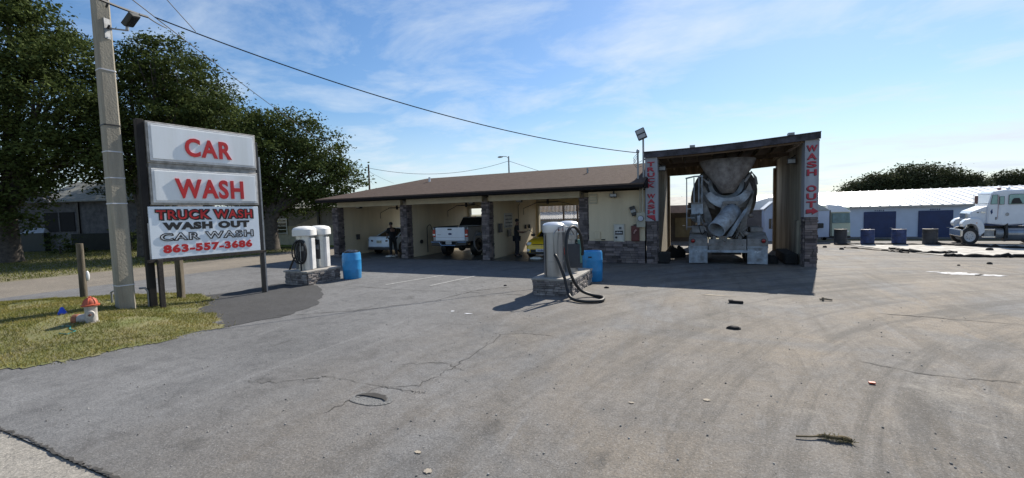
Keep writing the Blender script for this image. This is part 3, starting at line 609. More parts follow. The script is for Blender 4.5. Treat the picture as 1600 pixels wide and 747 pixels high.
for x, y, l, s in ((lx1+.12, .75, 'dark flood lamp in the left upper corner of the tall bay', 1), (rx0_-.2, 1.2, 'dark flood lamp in the right upper corner of the tall bay', -1)):
    o = empty('bay_flood_lamp', (x+.8, 17+y, 3.7), 0, l, 'lamp', 'flood lamps in the tall bay'); MB().hexa([(-.14,-.12,-.12),(.14,-.12,-.12),(.1,.1,-.1),(-.1,.1,-.1),(-.14,-.16,.1),(.14,-.16,.1),(.1,.1,.12),(-.1,.1,.12)]).build('housing', blackm, o, bevel=.01); MB().tube([(0, .05, .1), (-s*.15, .05, .2)], .02).build('bracket', blackm, o); MB().box(-.11, .11, -.15, -.142, -.08, .07).build('lens', steel_d, o)
# black rubber curbs / wet piles at the foot of the walls
def lump(name, x, y, rx, ry, h, label, cat, m=black, n=18):
    V = []; rr = [[(x_, y_, 0) for x_, y_ in []]]
    rings = []
    for s, z in ((1, 0), (.96, .45), (.8, .8), (.45, 1)):
        rings.append([(rx*s*math.cos(t)*random.uniform(.85, 1.12), ry*s*math.sin(t)*random.uniform(.85, 1.12), h*z*random.uniform(.85, 1.1)) for t in [2*math.pi*i/n for i in range(n)]])
    o = MB().loft(rings).build(name, m, smooth=True); o.location = (x, y, hzf(x, y)+.0); return tag(o, label, cat)
rub = mat('dirty_black_rubber', (.018, .017, .016), .9, bump=.8, bscale=10)
o = MB().box(-.22, .22, -.3, .3, 0, .42).build('rubber_block', rub, bevel=.05); o.location = (-1.32, 17.35, .01); tag(o, 'black block at the foot of the left pier inside the tall bay', 'bumper block')
o = MB().box(-.2, .2, -1.1, 1.1, 0, .38).build('rubber_kerb', rub, bevel=.05); o.location = (2.92, 18.7, .01); tag(o, 'low black bumper along the foot of the right wall in the tall bay', 'bumper block')
lump('tyre_heap', -1.05, 19.6, .42, .3, .5, 'black lumpy heap lying left of the mixer truck', 'heap', rub)
lump('muck_pile', 2.35, 18.0, .22, .3, .3, 'small dark muck pile beside the right mudflap', 'muck pile', rub)

# conduit mast and twin flood light beside the tall bay
o = empty('mast_light', (-2.02, 16.93, 2.9), 0, 'thin pole with twin square flood light above the corner of the tall bay', 'flood light')
MB().cyl((0, 0, .0), (0, 0, 1.88), .035).build('pole', steel_d, o); MB().obox((-.06, -.1, 2.05), .17, .08, .2, Matrix.Rotation(R(-20), 3, 'Y')).build('head', blackm, o, bevel=.015)
for k in (.09, -.09): MB().obox((-.06-k*.34, -.185, 2.05+k), .14, .006, .07, Matrix.Rotation(R(-20), 3, 'Y')).build('lens', mat('lens_grey', (.4, .4, .42), .2), o)
o = empty('service_mast', (-2.2, 16.75, 3.0), 0, 'thinner grey service mast with rounded weather cap where the cable lands', 'mast')
MB().cyl((0, 0, .0), (0, 0, 1.25), .035).build('mast', steel_d, o); MB().ball((0, 0, 1.3), (.06, .06, .09)).build('weather_cap', steel_d, o)
for k in range(3): MB().tube([(0, 0, 1.25-k*.08), (-.15, -.1, 1.05-k*.1), (-.05, 0, .85-k*.08), (.15, .05, .95-k*.1)], .009, 5).build('wire_loop', black, o)
# ---------------------------------------------------------------- signboard (runs away from the camera)
ang = math.atan2(2.58, .33); S = empty('car_wash_sign', (-11.95, 5.45, .15), ang, 'big two cabinet CAR WASH roadside sign with a phone number board below', 'sign')
zb = -.15  # sign frame z = world z + zb
def sz(z): return z+zb
# local: x along the sign, y up-left; the face towards the lot is local -y
for (z0, z1, t, tx0, tz0, tw, th) in ((3.52, 4.49, 'CAR', .94, 3.73, 1.06, .46), (2.53, 3.43, 'WASH', .68, 2.69, 1.56, .49)):
    c = MB().box(.2, 2.66, -.13, .13, sz(z0), sz(z1)).build('sign_cabinet', signrim, S, bevel=.012)
    MB().box(.24, 2.62, -.152, -.13, sz(z0)+.05, sz(z1)-.04).build('rim', mat('rim_white', (.72, .72, .72), .4), c, bevel=.01)
    MB().box(.29, 2.57, -.165, -.150, sz(z0)+.1, sz(z1)-.09).build('face', signface, c, bevel=.01)
    MB().box(.24, 2.62, .13, .15, sz(z0)+.05, sz(z1)-.04).build('rear_face', signface, c)
    mb = MB(); put_text(mb, t, (tx0, -.168, sz(tz0)), (1, 0, 0), (0, 0, 1), tw, th, bold=.03, ext=.022, sp=1.14); mb.build('lettering', red, c)
MB().box(.22, 2.64, -.1, .1, sz(3.43), sz(3.52)).build('spacer', signrim, S)
bd = MB().box(.13, 2.62, -.13, -.09, sz(1.25), sz(2.49)).build('lower_board', signface2, S, bevel=.006)
def row(t, x, z, wd, ht, m, bold, outline=0, om=None, off=(0, 0)):
    nw = t.count(' ')+1
    for k in range(nw):
        part = (k, nw) if nw > 1 else None
        mb = MB(); put_text(mb, t, (x, -.134-(.004 if outline else 0), sz(z)), (1, 0, 0), (0, 0, 1), wd, ht, bold=bold, ext=.004, sp=1.16, part=part); mb.build('lettering', m, bd)
        if outline:
            mb = MB(); outline_text(mb, t, (x, -.139, sz(z)), (1, 0, 0), (0, 0, 1), wd, ht, bold, 1.16, .011, ext=.0045, part=part)
            put_text(mb, t, (x+off[0], -.132, sz(z)+off[1]), (1, 0, 0), (0, 0, 1), wd, ht, bold=bold, ext=.003, sp=1.16, part=part); mb.build('letter_outline', om, bd)
row('TRUCK WASH', .26, 2.17, 2.2, .25, red, .065, .035, black, (.028, -.022)); row('WASH OUT', .38, 1.92, 1.98, .19, black, .075)
row('CAR WASH', .32, 1.665, 2.12, .18, mat('letter_white', (.8, .82, .84), .4), .025, .045, black, (.022, -.014)); row('863-557-3686', .36, 1.36, 2.04, .21, red, .06)
MB().box(.05, .19, -.09, .07, -.3, sz(4.52)).build('post', mat('tarred_post', (.022, .019, .018), .9, var=.3), S, bevel=.01)
MB().box(.20, .30, -.24, -.14, -.3, sz(1.24)).build('post', wood_dark, S, bevel=.01)
MB().box(2.67, 2.75, -.06, .04, -.3, sz(4.3)).build('post', blackm, S, bevel=.008); MB().box(2.76, 2.80, -.05, -.01, -.3, sz(3.9)).build('conduit', steel_d, S)
MB().box(.05, 2.76, -.16, -.02, sz(1.17), sz(1.235)).build('cross_rail', wood_dark, S)
MB().box(.1, .13, -.13, -.1, sz(1.25), sz(2.1)).build('angle_iron', steel_d, S)
o = MB().box(-.07, .07, -.07, .07, -.3, 1.25).build('wooden_post', MATS['weathered_grey_wood'] if 'weathered_grey_wood' in MATS else mat('weathered_grey_wood', (.16, .135, .10), .95, var=.35, scale=9, streak=True, bump=.5), bevel=.01); o.location = (-12.9, 6.68, .24); o.rotation_euler.z = .5; tag(o, 'short square dark post behind the middle of the big sign', 'post')
o = MB().cyl((0, 0, -.3), (0, 0, 1.42), .08, .07, 12).build('wooden_bollard', mat('weathered_grey_wood', (.16, .135, .10), .95, var=.35, scale=9, streak=True, bump=.5), smooth=True); o.location = (-14.9, 5.45, .2); tag(o, 'weathered round wooden stub post left of the concrete pole', 'post')
o = MB().ball((0, 0, 0), (.03, .045, .14)).build('white_marker', white, smooth=True); o.location = (-14.86, 5.54, .75); tag(o, 'white narrow marker behind the wooden stub post', 'marker')

# concrete power pole with flood light and straps
px_, py_ = -12.05, 5.1
P_ = empty('power_pole', (px_, py_, .1), R(-6), 'tall square tan concrete power pole with white straps beside the sign', 'power pole')
mb = MB(); H_ = 9.6; a0, a1 = .15, .125
def sq(a, z, c=.03): return [(a-c, -a, z), (a, -a+c, z), (a, a-c, z), (a-c, a, z), (-a+c, a, z), (-a, a-c, z), (-a, -a+c, z), (-a+c, -a, z)]
mb.loft([sq(a0, -.3), sq(a0+(a1-a0)*.5, 4.8), sq(a1, H_)]).build('pole_shaft', polec, P_)
for z in (.6, 2.45, 3.02, 3.6, 5.38):
    a = a0+(a1-a0)*z/H_+.008; MB().loft([sq(a, z), sq(a, z+.025)]).build('strap', mat('strap_white', (.55, .56, .6), .5), P_)
a = a0+(a1-a0)*.44+.008; MB().loft([sq(a, 4.18), sq(a, 4.21)]).build('strap', black, P_)
MB().box(-.2, .2, -.22, .22, 8.7, 8.85).build('cross_bracket', steel_d, P_)
for k in range(4): MB().cyl((.16, .05, 6.3+k*.45), (.24, .05, 6.34+k*.45), .02).build('insulator', blackm, P_)
FLS = .62
fl = empty('area_light', (px_, py_, 6.42), R(10), 'dark square area flood light on an arm near the top of the concrete pole', 'flood light')
fl.scale = (FLS, FLS, FLS); MB().tube([(.2, .0, -.02), (.35, .12, -.02), (.75, .3, -.06)], .028).build('arm', steel_d, fl); MB().box(.19, .25, -.09, .12, -.4, .3).build('mount_plate', steel_d, fl)
MB().cyl((.74, .3, -.06), (.76, .3, .12), .05).build('knuckle', steel_d, fl)
Mh = Matrix.Rotation(R(-38), 3, 'Y') @ Matrix.Rotation(R(20), 3, 'X')
MB().obox((.92, .32, .3), .27, .19, .085, Mh).build('housing', mat('lamp_grey', (.045, .05, .05), .7), fl, bevel=.03); MB().obox(Vector((.92, .32, .3))-Mh@Vector((0, 0, .09)), .22, .15, .012, Mh).build('lens', mat('lens_dark', (.03, .03, .03), .2), fl)
# pipes at the foot of the pole
for pts, l in (([(-12.75, 5.15, .0), (-12.75, 5.15, .5), (-12.6, 5.2, .56), (-12.4, 5.2, .56)], 'bent galvanised pipe left of the concrete pole foot'), ([(-11.95, 5.5, .1), (-11.95, 5.5, .5), (-11.98, 5.46, .58), (-12.05, 5.38, .58)], 'bent galvanised pipe right of the concrete pole foot')):
    o = MB().tube(pts, .025).build('utility_pipe', steel_d, smooth=True); tag(o, l, 'pipe')

# cables: real sagging curves
def cable(pts, r, sag, label, n=24, group='overhead cables'):
    A, Bv = Vector(pts[0]), Vector(pts[1]); P = [A.lerp(Bv, t/n)-Vector((0, 0, sag*4*(t/n)*(1-t/n))) for t in range(n+1)]
    o = MB().tube(P, r, 6).build('cable', black, smooth=True); return tag(o, label, 'cable', group)

# hydrant
hx, hy = -10.72, 4.0; hzv = hzf(hx, hy)
Hd = empty('fire_hydrant', (hx, hy, hzv-.02), R(20), 'small chipped white fire hydrant with faded orange bonnet on the grass', 'fire hydrant')
Hd.scale = (.74, .74, .86); MB().lathe([(.0, 0), (.155, 0), (.155, .03), (.125, .035), (.12, .2), (.125, .36), (.14, .38), (.14, .41), (0, .41)], (0, 0, 0), 20).build('barrel', hydw, Hd, smooth=True)
bn = MB().lathe([(.18, .40), (.185, .43), (.14, .44), (.135, .48), (.11, .53), (.07, .565), (.03, .58), (.03, .61), (0, .615)], (0, 0, 0), 20).build('bonnet', orange, Hd, smooth=True)
for k in range(6): MB().tube([(.145*math.cos(k*1.047), .145*math.sin(k*1.047), .45), (.115*math.cos(k*1.047), .115*math.sin(k*1.047), .53), (.05*math.cos(k*1.047), .05*math.sin(k*1.047), .58)], .012, 6).build('rib', orange, bn)
MB().cyl((.08, -.08, .22), (.15, -.16, .22), .085, .085, 16).build('outlet_cap', hydw, Hd, smooth=True); MB().cyl((.15, -.16, .22), (.185, -.2, .22), .03, .03, 6).build('outlet_nut', rust, Hd)
pp = MB().cyl((-.08, 0, .13), (-.3, -.04, .1), .1, .11, 16).build('pumper_nozzle', hydw, Hd, smooth=True); MB().cyl((-.29, -.04, .1), (-.42, -.06, .1), .125, .12, 16).build('pumper_cap', rust, Hd, bevel=.01); MB().cyl((-.42, -.06, .1), (-.47, -.07, .1), .03, .03, 6).build('cap_nut', rust, Hd)
# blue marker
x, y = -12.2, 4.1
o = MB().lathe([(.10, 0), (.085, .01), (.02, .16), (0, .165)], (0, 0, 0), 4).build('marker_cone', mat('bright_blue', (.01, .07, .62), .5)); o.location = (x, y, hzf(x, y)); tag(o, 'small bright blue pyramid marker on the grass left of the hydrant', 'marker')
ribm = mat('turquoise_paint', (.03, .28, .30), .9)
tag(MB().tube([(x+dx_, 3.6+dy_, hzf(x+dx_, 3.6+dy_)+.02) for x, dx_, dy_ in ((-10.9, .0, 0.), (-10.9, .2, .1), (-10.9, .35, .02), (-10.9, .55, .03), (-10.9, .6, -.1), (-10.9, .45, -.15))], .008, 5).build('ribbon', ribm), 'thin turquoise ribbon lying in the grass in front of the hydrant', 'ribbon')

# ---------------------------------------------------------------- vacuum islands
def island(x0, x1, y0, y1, h, label, m):
    o = empty('vacuum_island', ((x0+x1)/2, (y0+y1)/2, 0), 0, label, 'stone island'); a, b = (x1-x0)/2, (y1-y0)/2
    clad('base', -a+.05, a-.05, -b+.05, b-.05, -.02, h-.06, o, m=m, ch=.06, d=.055, lmin=.1, lmax=.26); MB().box(-a, a, -b, b, h-.06, h).build('top_slab', concrete, o, bevel=.012); return o
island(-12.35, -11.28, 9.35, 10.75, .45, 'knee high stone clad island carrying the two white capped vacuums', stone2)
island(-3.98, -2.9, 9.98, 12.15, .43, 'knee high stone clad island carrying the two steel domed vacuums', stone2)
def pill(cx, cy, rx, ry, z, n=32, pw=2.6):
    out = []
    for i in range(n):
        t = 2*math.pi*i/n; c_, s_ = math.cos(t), math.sin(t); out.append((cx+rx*abs(c_)**(2/pw)*(1 if c_ > 0 else -1), cy+ry*abs(s_)**(2/pw)*(1 if s_ > 0 else -1), z))
    return out
def vacuum_white(x, y, z, rz, label, hose=True):
    o = empty('vacuum', (x, y, z), rz, label, 'vacuum'); r = .245
    MB().loft([pill(0, 0, r, r, 0), pill(0, 0, r, r, 1.13)]).build('canister', silver, o, smooth=True)
    MB().loft([pill(0, 0, .33, .33, 1.10), pill(0, 0, .345, .345, 1.12), pill(0, 0, .34, .34, 1.31), pill(0, 0, .29, .29, 1.37), pill(0, 0, .16, .16, 1.41), pill(0, 0, .02, .02, 1.42)]).build('cap', capw, o, smooth=True)
    MB().box(-.1, .1, -r-.035, -r+.02, .3, .95).build('front_panel', mat('panel_dark', (.03, .03, .035), .4), o, bevel=.01)
    MB().box(-.075, .075, -r-.05, -r-.03, .62, .78).build('coin_panel', steel, o, bevel=.006); MB().box(-.05, .05, -r-.055, -r-.03, .84, .92).build('display', blackm, o)
    MB().box(r-.04, r+.04, -.16, .1, .02, 1.02).build('side_fin', mat('fin_white', (.72, .72, .72), .4), o, bevel=.01)
    for k in range(3): MB().box(-.2+k*.02, -.19+k*.02, -r-.012, -r+.04, .05, 1.0).build('seam', steel_d, o)
    if hose:
        for k, (a, b, c) in enumerate(((.19, .38, .0), (.15, .34, .05), (.22, .36, -.03))):
            MB().tube([(c+a*math.sin(t), -r-.09-.02*k, .6+b*math.cos(t)) for t in [2*math.pi*i/28 for i in range(29)]], .021, 8).build('hose', black, o, smooth=True)
        MB().tube([(0, -r-.1, .25), (.02, -r-.14, .05), (.05, -r-.2, -.12)], .028).build('hose_nozzle', black, o)
        MB().tube([(-.0, -r-.08, .95), (.0, -r-.1, .3), (.04, -r-.16, -.1)], .012).build('hanger_pipe', steel, o)
    return o
vacuum_white(-11.8, 9.78, .45, R(25), 'nearer silver vacuum with white cap and coiled black hose by the street sign side')
vacuum_white(-11.86, 10.42, .45, R(25), 'farther silver vacuum with white cap behind the coiled hose', hose=False)
tag(MB().tube([(-12.12, 9.8, 1.05), (-12.35, 9.75, .75), (-12.5, 9.7, .42)], .03).build('vacuum_hose', black, smooth=True), 'black hose leaning off the left side of the white capped vacuums', 'hose')
def vacuum_steel(x, y, z, rz, label, front=True):
    o = empty('vacuum', (x, y, z), rz, label, 'vacuum'); r = .265
    MB().loft([pill(0, 0, r, r, 0), pill(0, 0, r, r, 1.16)]).build('canister', steel, o, smooth=True)
    d = MB().loft([pill(0, 0, r+.02, r+.02, 1.15), pill(0, 0, r+.025, r+.025, 1.17), pill(0, 0, r+.02, r+.02, 1.34), pill(0, 0, .23, .23, 1.385), pill(0, 0, .12, .12, 1.41), pill(0, 0, .02, .02, 1.415)]).build('dome', mat('dome_silver', (.62, .65, .68), .35, metal=.5, var=.05), o, smooth=True)
    for k in (.4, .8): MB().loft([pill(0, 0, r+.003, r+.003, k), pill(0, 0, r+.003, r+.003, k+.012)]).build('seam', steel_d, o)
    MB().box(-.24, -.23, -r*.7-.02, -r*.7+.05, .03, 1.1).build('reflection_strip', steel_d, o)  # strip stands in for a vertical reflection on the steel
    return o
v = vacuum_steel(-3.50, 10.42, .43, R(20), 'nearer brushed steel domed vacuum on the middle island')
MB().obox((.17, -.235, 1.23), .075, .012, .05, Matrix.Rotation(R(32), 3, 'Z')).build('sticker', mat('sticker_dark', (.09, .015, .02), .4), v)
mb = MB(); mm = Matrix.Rotation(R(32), 3, 'Z'); blur_marks(mb, Vector((.17, -.235, 1.2))+mm@Vector((-.06, -.014, 0)), mm@Vector((1, 0, 0)), (0, 0, 1), .12, .03, 5); mb.build('lettering', mat('sticker_red', (.6, .03, .04), .5), v)
v2 = vacuum_steel(-3.42, 11.45, .43, R(20), 'farther brushed steel domed vacuum on the middle island')
MB().box(-.05, .3, -.30, -.255, .12, .78).build('hose_panel', mat('panel_blueblack', (.03, .04, .06), .35), v2, bevel=.01)
MB().box(-.16, -.08, -.32, -.27, .5, .68).build('red_decal', mat('decal_red', (.5, .05, .04), .5), v2)
MB().box(.25, .36, -.25, -.15, .25, .9).build('hose_clip', mat('decal_green', (.1, .25, .22), .5), v2)
MB().box(.0, .12, -.34, -.3, .9, 1.05).build('coin_box', steel, v2, bevel=.01)
def spline(K, n=10):
    K = [Vector(k) for k in K]; out = []
    for i in range(len(K)-1):
        p0, p1, p2, p3 = K[max(i-1, 0)], K[i], K[i+1], K[min(i+2, len(K)-1)]
        for j in range(n): t = j/n; out.append(.5*((2*p1)+(-p0+p2)*t+(2*p0-5*p1+4*p2-p3)*t*t+(-p0+3*p1-3*p2+p3)*t**3))
    return out+[K[-1]]
o = MB().tube(spline([(-3.36, 10.1, 1.0), (-3.3, 9.95, 1.02), (-3.2, 9.9, .85), (-3.02, 9.8, .45), (-2.93, 9.7, .2), (-2.78, 9.5, .07), (-2.45, 9.35, .045), (-2.1, 9.55, .045), (-2.15, 9.95, .045), (-2.45, 10.12, .05), (-2.72, 10.0, .2), (-2.9, 9.86, .6), (-3.0, 9.88, 1.1), (-3.02, 10.05, 1.55), (-2.95, 10.3, 1.72), (-2.86, 10.6, 1.55), (-2.84, 10.8, 1.15), (-2.86, 10.85, .95)]), .038, 10).build('vacuum_hose', black, smooth=True)
tag(o, 'thick black hose looping up over the middle island and coiling onto the asphalt', 'hose')
o = MB().tube(spline([(-3.36, 10.06, .85), (-3.37, 10.04, 1.2), (-3.36, 10.04, 1.55), (-3.2, 10.1, 1.72), (-3.05, 10.3, 1.7), (-3.0, 10.6, 1.5)]), .012, 6).build('hose_stand', steel, smooth=True); tag(o, 'thin steel arched rod holding the thick black hose', 'hose hanger')

# blue drums used as bins
def drum(x, y, label, bag, sc=1.):
    o = empty('blue_drum', (x, y, 0), R(15), label, 'barrel', 'blue plastic bins beside the vacuum islands')
    pr = [(.27, 0), (.285, .03), (.295, .3), (.298, .31), (.298, .34), (.297, .35), (.298, .62), (.301, .63), (.301, .66), (.297, .67), (.292, .84), (.27, .9), (.25, .9), (.24, .86), (0, .84)]
    MB().loft([pill(0, 0, r_, r_, z_, 40, 2.4) for r_, z_ in pr if r_ > 0], cap=True).build('body', blueb, o, smooth=True)
    if bag:
        rings = [[(r_*math.cos(t)*random.uniform(.85, 1.1), r_*math.sin(t)*random.uniform(.85, 1.1), z_+random.uniform(-.015, .03)) for t in [2*math.pi*i/20 for i in range(20)]] for r_, z_ in ((.25, .86), (.24, .93), (.15, .97), (.04, .96))]
        MB().loft(rings).build('bin_bag', mat('bin_bag', (.02, .02, .022), .3), o, smooth=True); MB().ball((-.1, -.12, .95), (.06, .03, .025), 8, 5).build('litter', white, o)
    else: MB().obox((-.08, -.29, .74), .05, .012, .018).build('slot', black, o)
    return o
drum(-11.05, 11.0, 'blue plastic barrel bin with black bag beside the white capped vacuums', True); drum(-3.0, 12.55, 'blue plastic barrel bin with no bag behind the middle island', False)
# ---------------------------------------------------------------- wheels
def wheel(parent, x, y, z, r, wdt, axis='x', rim=.55, dual=False, rimm=None, side=1):
    """tyre centred at (x,y,z), axle along axis"""
    Mx = Matrix.Rotation(R(90), 3, 'Y') if axis == 'x' else Matrix.Rotation(R(90), 3, 'X')
    w2 = wdt/2
    t = MB().lathe([(r*rim, -w2*.9), (r*.8, -w2), (r*.95, -w2*.92), (r, -w2*.7), (r, w2*.7), (r*.95, w2*.92), (r*.8, w2), (r*rim, w2*.9)], (x, y, z), 28, Mx, cap=False).build('wheel', black, parent, smooth=True)
    MB().lathe([(0, -w2*.35), (r*.16, -w2*.3), (r*.2, -w2*.55), (r*.45, -w2*.5), (r*rim, -w2*.93), (r*rim*1.02, w2*.93), (r*.45, w2*.5), (r*.2, w2*.55), (r*.16, w2*.8), (0, w2*.82)], (x, y, z), 24, Mx).build('rim', rimm or steel_d, t, smooth=True)
    hub = MB()
    for sgn in (-1, 1):
        for k in range(8):
            a = k*math.pi/4; v = Vector((r*.34*math.cos(a), r*.34*math.sin(a), sgn*w2*.62)); hub.add([Vector((x, y, z))+Mx@(v+Vector((dx_, dy_, 0))) for dx_, dy_ in ((r*.05, 0), (0, r*.05), (-r*.05, 0), (0, -r*.05))], [(0, 1, 2, 3)])
    hub.build('hub_holes', black, t); return t

# ---------------------------------------------------------------- cement mixer truck, rear towards the lot (local: y forward)
Mx_ = empty('cement_mixer_truck', (.86, 17.3, .01), 0, 'dusty grey cement mixer truck backed into the tall bay', 'mixer truck')
for s in (-1, 1):
    MB().box(s*.97-.32, s*.97+.32, 0, .02, .02, .6).build('mudflap', mixblue, Mx_, bevel=.006)
    fd = MB().hexa([(s*.97-.33, -.02, .6), (s*.97+.33, -.02, .6), (s*.97+.33, .5, .6), (s*.97-.33, .5, .6), (s*.97-.33, .0, .94), (s*.97+.33, .0, .94), (s*.97+.31, .5, 1.12), (s*.97-.31, .5, 1.12)]).build('fender', mixgray, Mx_, bevel=.04)
    MB().box(s*.97-.33, s*.97+.33, -.035, -.022, .60, .66).build('trim_strip', mixblue, fd)
    MB().lathe([(0, 0), (.055, 0), (.06, .02), (0, .03)], (s*1.15, -.035, .86), 16, Matrix.Rotation(R(90), 3, 'X')).build('tail_light', tail, fd); MB().lathe([(.06, 0), (.085, 0), (.085, .02), (.06, .02), (.06, 0)], (s*1.15, -.02, .86), 16, Matrix.Rotation(R(90), 3, 'X')).build('light_ring', black, fd)
    MB().box(s*.97-.32, s*.97+.32, .5, 2.9, 1.08, 1.13).build('fender_top', mixgray, Mx_, bevel=.02)
    for y in (.75, 2.1):
        wheel(Mx_, s*.78, y, .5, .5, .26); wheel(Mx_, s*1.07, y, .5, .5, .26)
    wheel(Mx_, s*1.05, 8.3, .5, .5, .3)
MB().box(-.62, .62, -.02, .12, .5, .92).build('rear_crossmember', mixgray, Mx_, bevel=.02)
MB().box(-.7, .7, -.1, -.02, .43, .52).build('bumper_bar', mixblue, Mx_, bevel=.015)
for k in (-.35, -.1, .15, .4): MB().cyl((k, -.03, .74), (k, -.015, .74), .035, n=12).build('light', mat('dusty_lens', (.25, .2, .19), .5), Mx_)
for s in (-1, 1): MB().box(s*.42-.06, s*.42+.06, .1, 9.3, .72, 1.02).build('frame_rail', mixgray, Mx_)
MB().box(-.5, .5, .5, .62, .3, .7).build('axle_housing', black, Mx_); MB().cyl((-.9, .75, .5), (.9, .75, .5), .14).build('axle', black, Mx_)
# drum: inclined axis
dax = Vector((0, 5.9, -1.15)).normalized(); dm = Matrix((Vector((1, 0, 0)), dax.cross(Vector((1, 0, 0))).normalized()*1, dax)).transposed()
dr = MB().lathe([(.5, 0), (.55, .05), (.92, .55), (1.19, 1.3), (1.27, 2.2), (1.27, 3.0), (1.24, 3.6), (1.05, 4.6), (.7, 5.6), (.4, 5.9), (0, 5.95)], (0, 1.0, 3.0), 40, dm)
dr = dr.build('drum', mixgray, Mx_, smooth=True)
MB().lathe([(.47, -.02), (.62, -.02), (.62, .12), (.47, .12), (.47, -.02)], (0, 1.0, 3.0), 32, dm).build('drum_mouth_ring', mixblue, dr, smooth=True)
MB().lathe([(0, -.03), (.66, -.03), (.66, .0), (0, .0)], (0, 1.0, 2.92), 24, dm).build('drum_mouth_shade', black, dr)  # black disc painted as the shade inside the drum mouth
MB().lathe([(.72, .3), (.98, .9), (1.0, .92), (.74, .28)], (0, 1.0, 3.0), 40, dm).build('drum_rear_band', mat('drum_dark_band', (.10, .10, .105), .8, var=.3), dr)
MB().lathe([(1.275, 2.9), (1.31, 2.92), (1.31, 3.05), (1.275, 3.07), (1.275, 2.9)], (0, 1.0, 3.0), 40, dm).build('roller_track', steel_d, dr)
# charge hopper: wide open scoop narrowing into the drum mouth
def sect(cx, w_, y0, y1, z, n=10):
    return [(cx-w_/2+w_*i/n, y0+(y1-y0)*(1-math.sin(math.pi*i/n))*.0+y0*0, z) for i in range(n+1)]
V = []; n = 14; lev = [(3.83, .93, .30, .9), (3.5, .78, .26, .85), (3.15, .52, .22, .8), (2.85, .32, .25, .8), (2.62, .2, .32, .75)]
rings = []
for z, hw, yf, yb in lev:
    rg = []
    for i in range(n+1):
        t = math.pi*i/n; rg.append((-hw*math.cos(t)+.03, yb-(yb-yf)*(.35+.65*math.sin(t)) if 0 < i < n else yb, z+(.05*math.sin(t*1.0) if z > 3.8 else 0)))
    rings.append(rg)
V = [p for r_ in rings for p in r_]; m_ = n+1; F = [(j*m_+i, j*m_+i+1, (j+1)*m_+i+1, (j+1)*m_+i) for j in range(len(lev)-1) for i in range(n)]
hp = MB().add(V, F).build('charge_hopper', mixhop, Mx_, smooth=True); s_ = hp.modifiers.new('thick', 'SOLIDIFY'); s_.thickness = .035
MB().tube([rings[0][i] for i in range(n+1)], .028, 8).build('hopper_lip', mixhop, hp)
MB().box(-.82, .9, .88, .93, 3.1, 3.84).build('hopper_back', mixhop, hp) if False else None
# V shaped collector band below the mouth
rings = []
for i in range(17):
    t = i/16; a = R(-165+150*t); cx, cz = .03, 2.78; r1, r0 = .80, .5
    y = .28+.1*math.cos((t-.5)*3.1); dr_ = .06*math.sin(math.pi*t)
    o_ = Vector((cx+r1*math.cos(a), y, cz+(r1-.12+dr_)*math.sin(a))); i_ = Vector((cx+r0*math.cos(a)*1.15, y, cz+(r0-.16)*math.sin(a)))
    rings.append([o_, i_, i_+Vector((0, .5, 0)), o_+Vector((0, .5, 0))])
MB().loft(rings).build('discharge_collector', mixblue, Mx_, bevel=.02)
for s in (-1, 1): MB().prism([(s*.78, 3.0), (s*.9, 2.62), (s*.62, 2.1), (s*.36, 2.0), (s*.55, 2.5)] if s > 0 else [(-.55, 2.5), (-.36, 2.0), (-.62, 2.1), (-.9, 2.62), (-.78, 3.0)], .75, .85).build('support_plate', mixgray, Mx_, bevel=.01)
MB().prism([(-.12, 2.32), (.42, 2.32), (.3, 1.95), (.1, 1.62), (-.25, 1.8)], .3, .55).build('throat', mixgray, Mx_, bevel=.03)
MB().box(.02, .3, .27, .3, 2.0, 2.2).build('throat_window', black, Mx_)
# discharge chute: open ended curved barrel pointing down to the left
ca, cb = Vector((-.36, -.42, 1.3)), Vector((.2, .45, 1.95)); dv = (cb-ca).normalized(); a_ = dv.orthogonal().normalized(); b_ = dv.cross(a_)
vs = []
n = 28
for p, r_ in ((ca, .28), (ca.lerp(cb, .5), .29), (cb, .3)):
    for i in range(n): t = 2*math.pi*i/n; vs.append(p+(a_*math.cos(t)+b_*math.sin(t))*r_)
ch = MB().add(vs, [(j*n+i, j*n+(i+1) % n, (j+1)*n+(i+1) % n, (j+1)*n+i) for j in range(2) for i in range(n)]).build('discharge_chute', mixblue, Mx_, smooth=True)
s_ = ch.modifiers.new('thick', 'SOLIDIFY'); s_.thickness = .025; s_.offset = 0
MB().tube([ca+(a_*math.cos(t)+b_*math.sin(t))*.285 for t in [2*math.pi*i/24 for i in range(25)]], .02, 6).build('chute_lip', mixblue, ch)
MB().ball(ca.lerp(cb, .4), .2, 12, 8).build('chute_residue', mixhop, ch, smooth=True)
# folding chute blade on the right of the barrel
MB().hexa([(.55, .1, 1.98), (.72, .0, 2.1), (.74, .15, 2.12), (.57, .25, 2.0), (-.06, -.02, 1.0), (.14, -.1, 1.02), (.16, .06, 1.04), (-.04, .12, 1.02)]).build('folding_chute', mixblue, Mx_, bevel=.02)
MB().tube([(-.3, .05, 1.05), (-.05, .0, .85), (.0, .1, .75)], .06).build('chute_jack', mixgray, Mx_); MB().prism([(-.28, 1.0), (.02, 1.05), (-.02, .72), (-.22, .72)], .0, .12).build('swivel_bracket', mixgray, Mx_, bevel=.02)
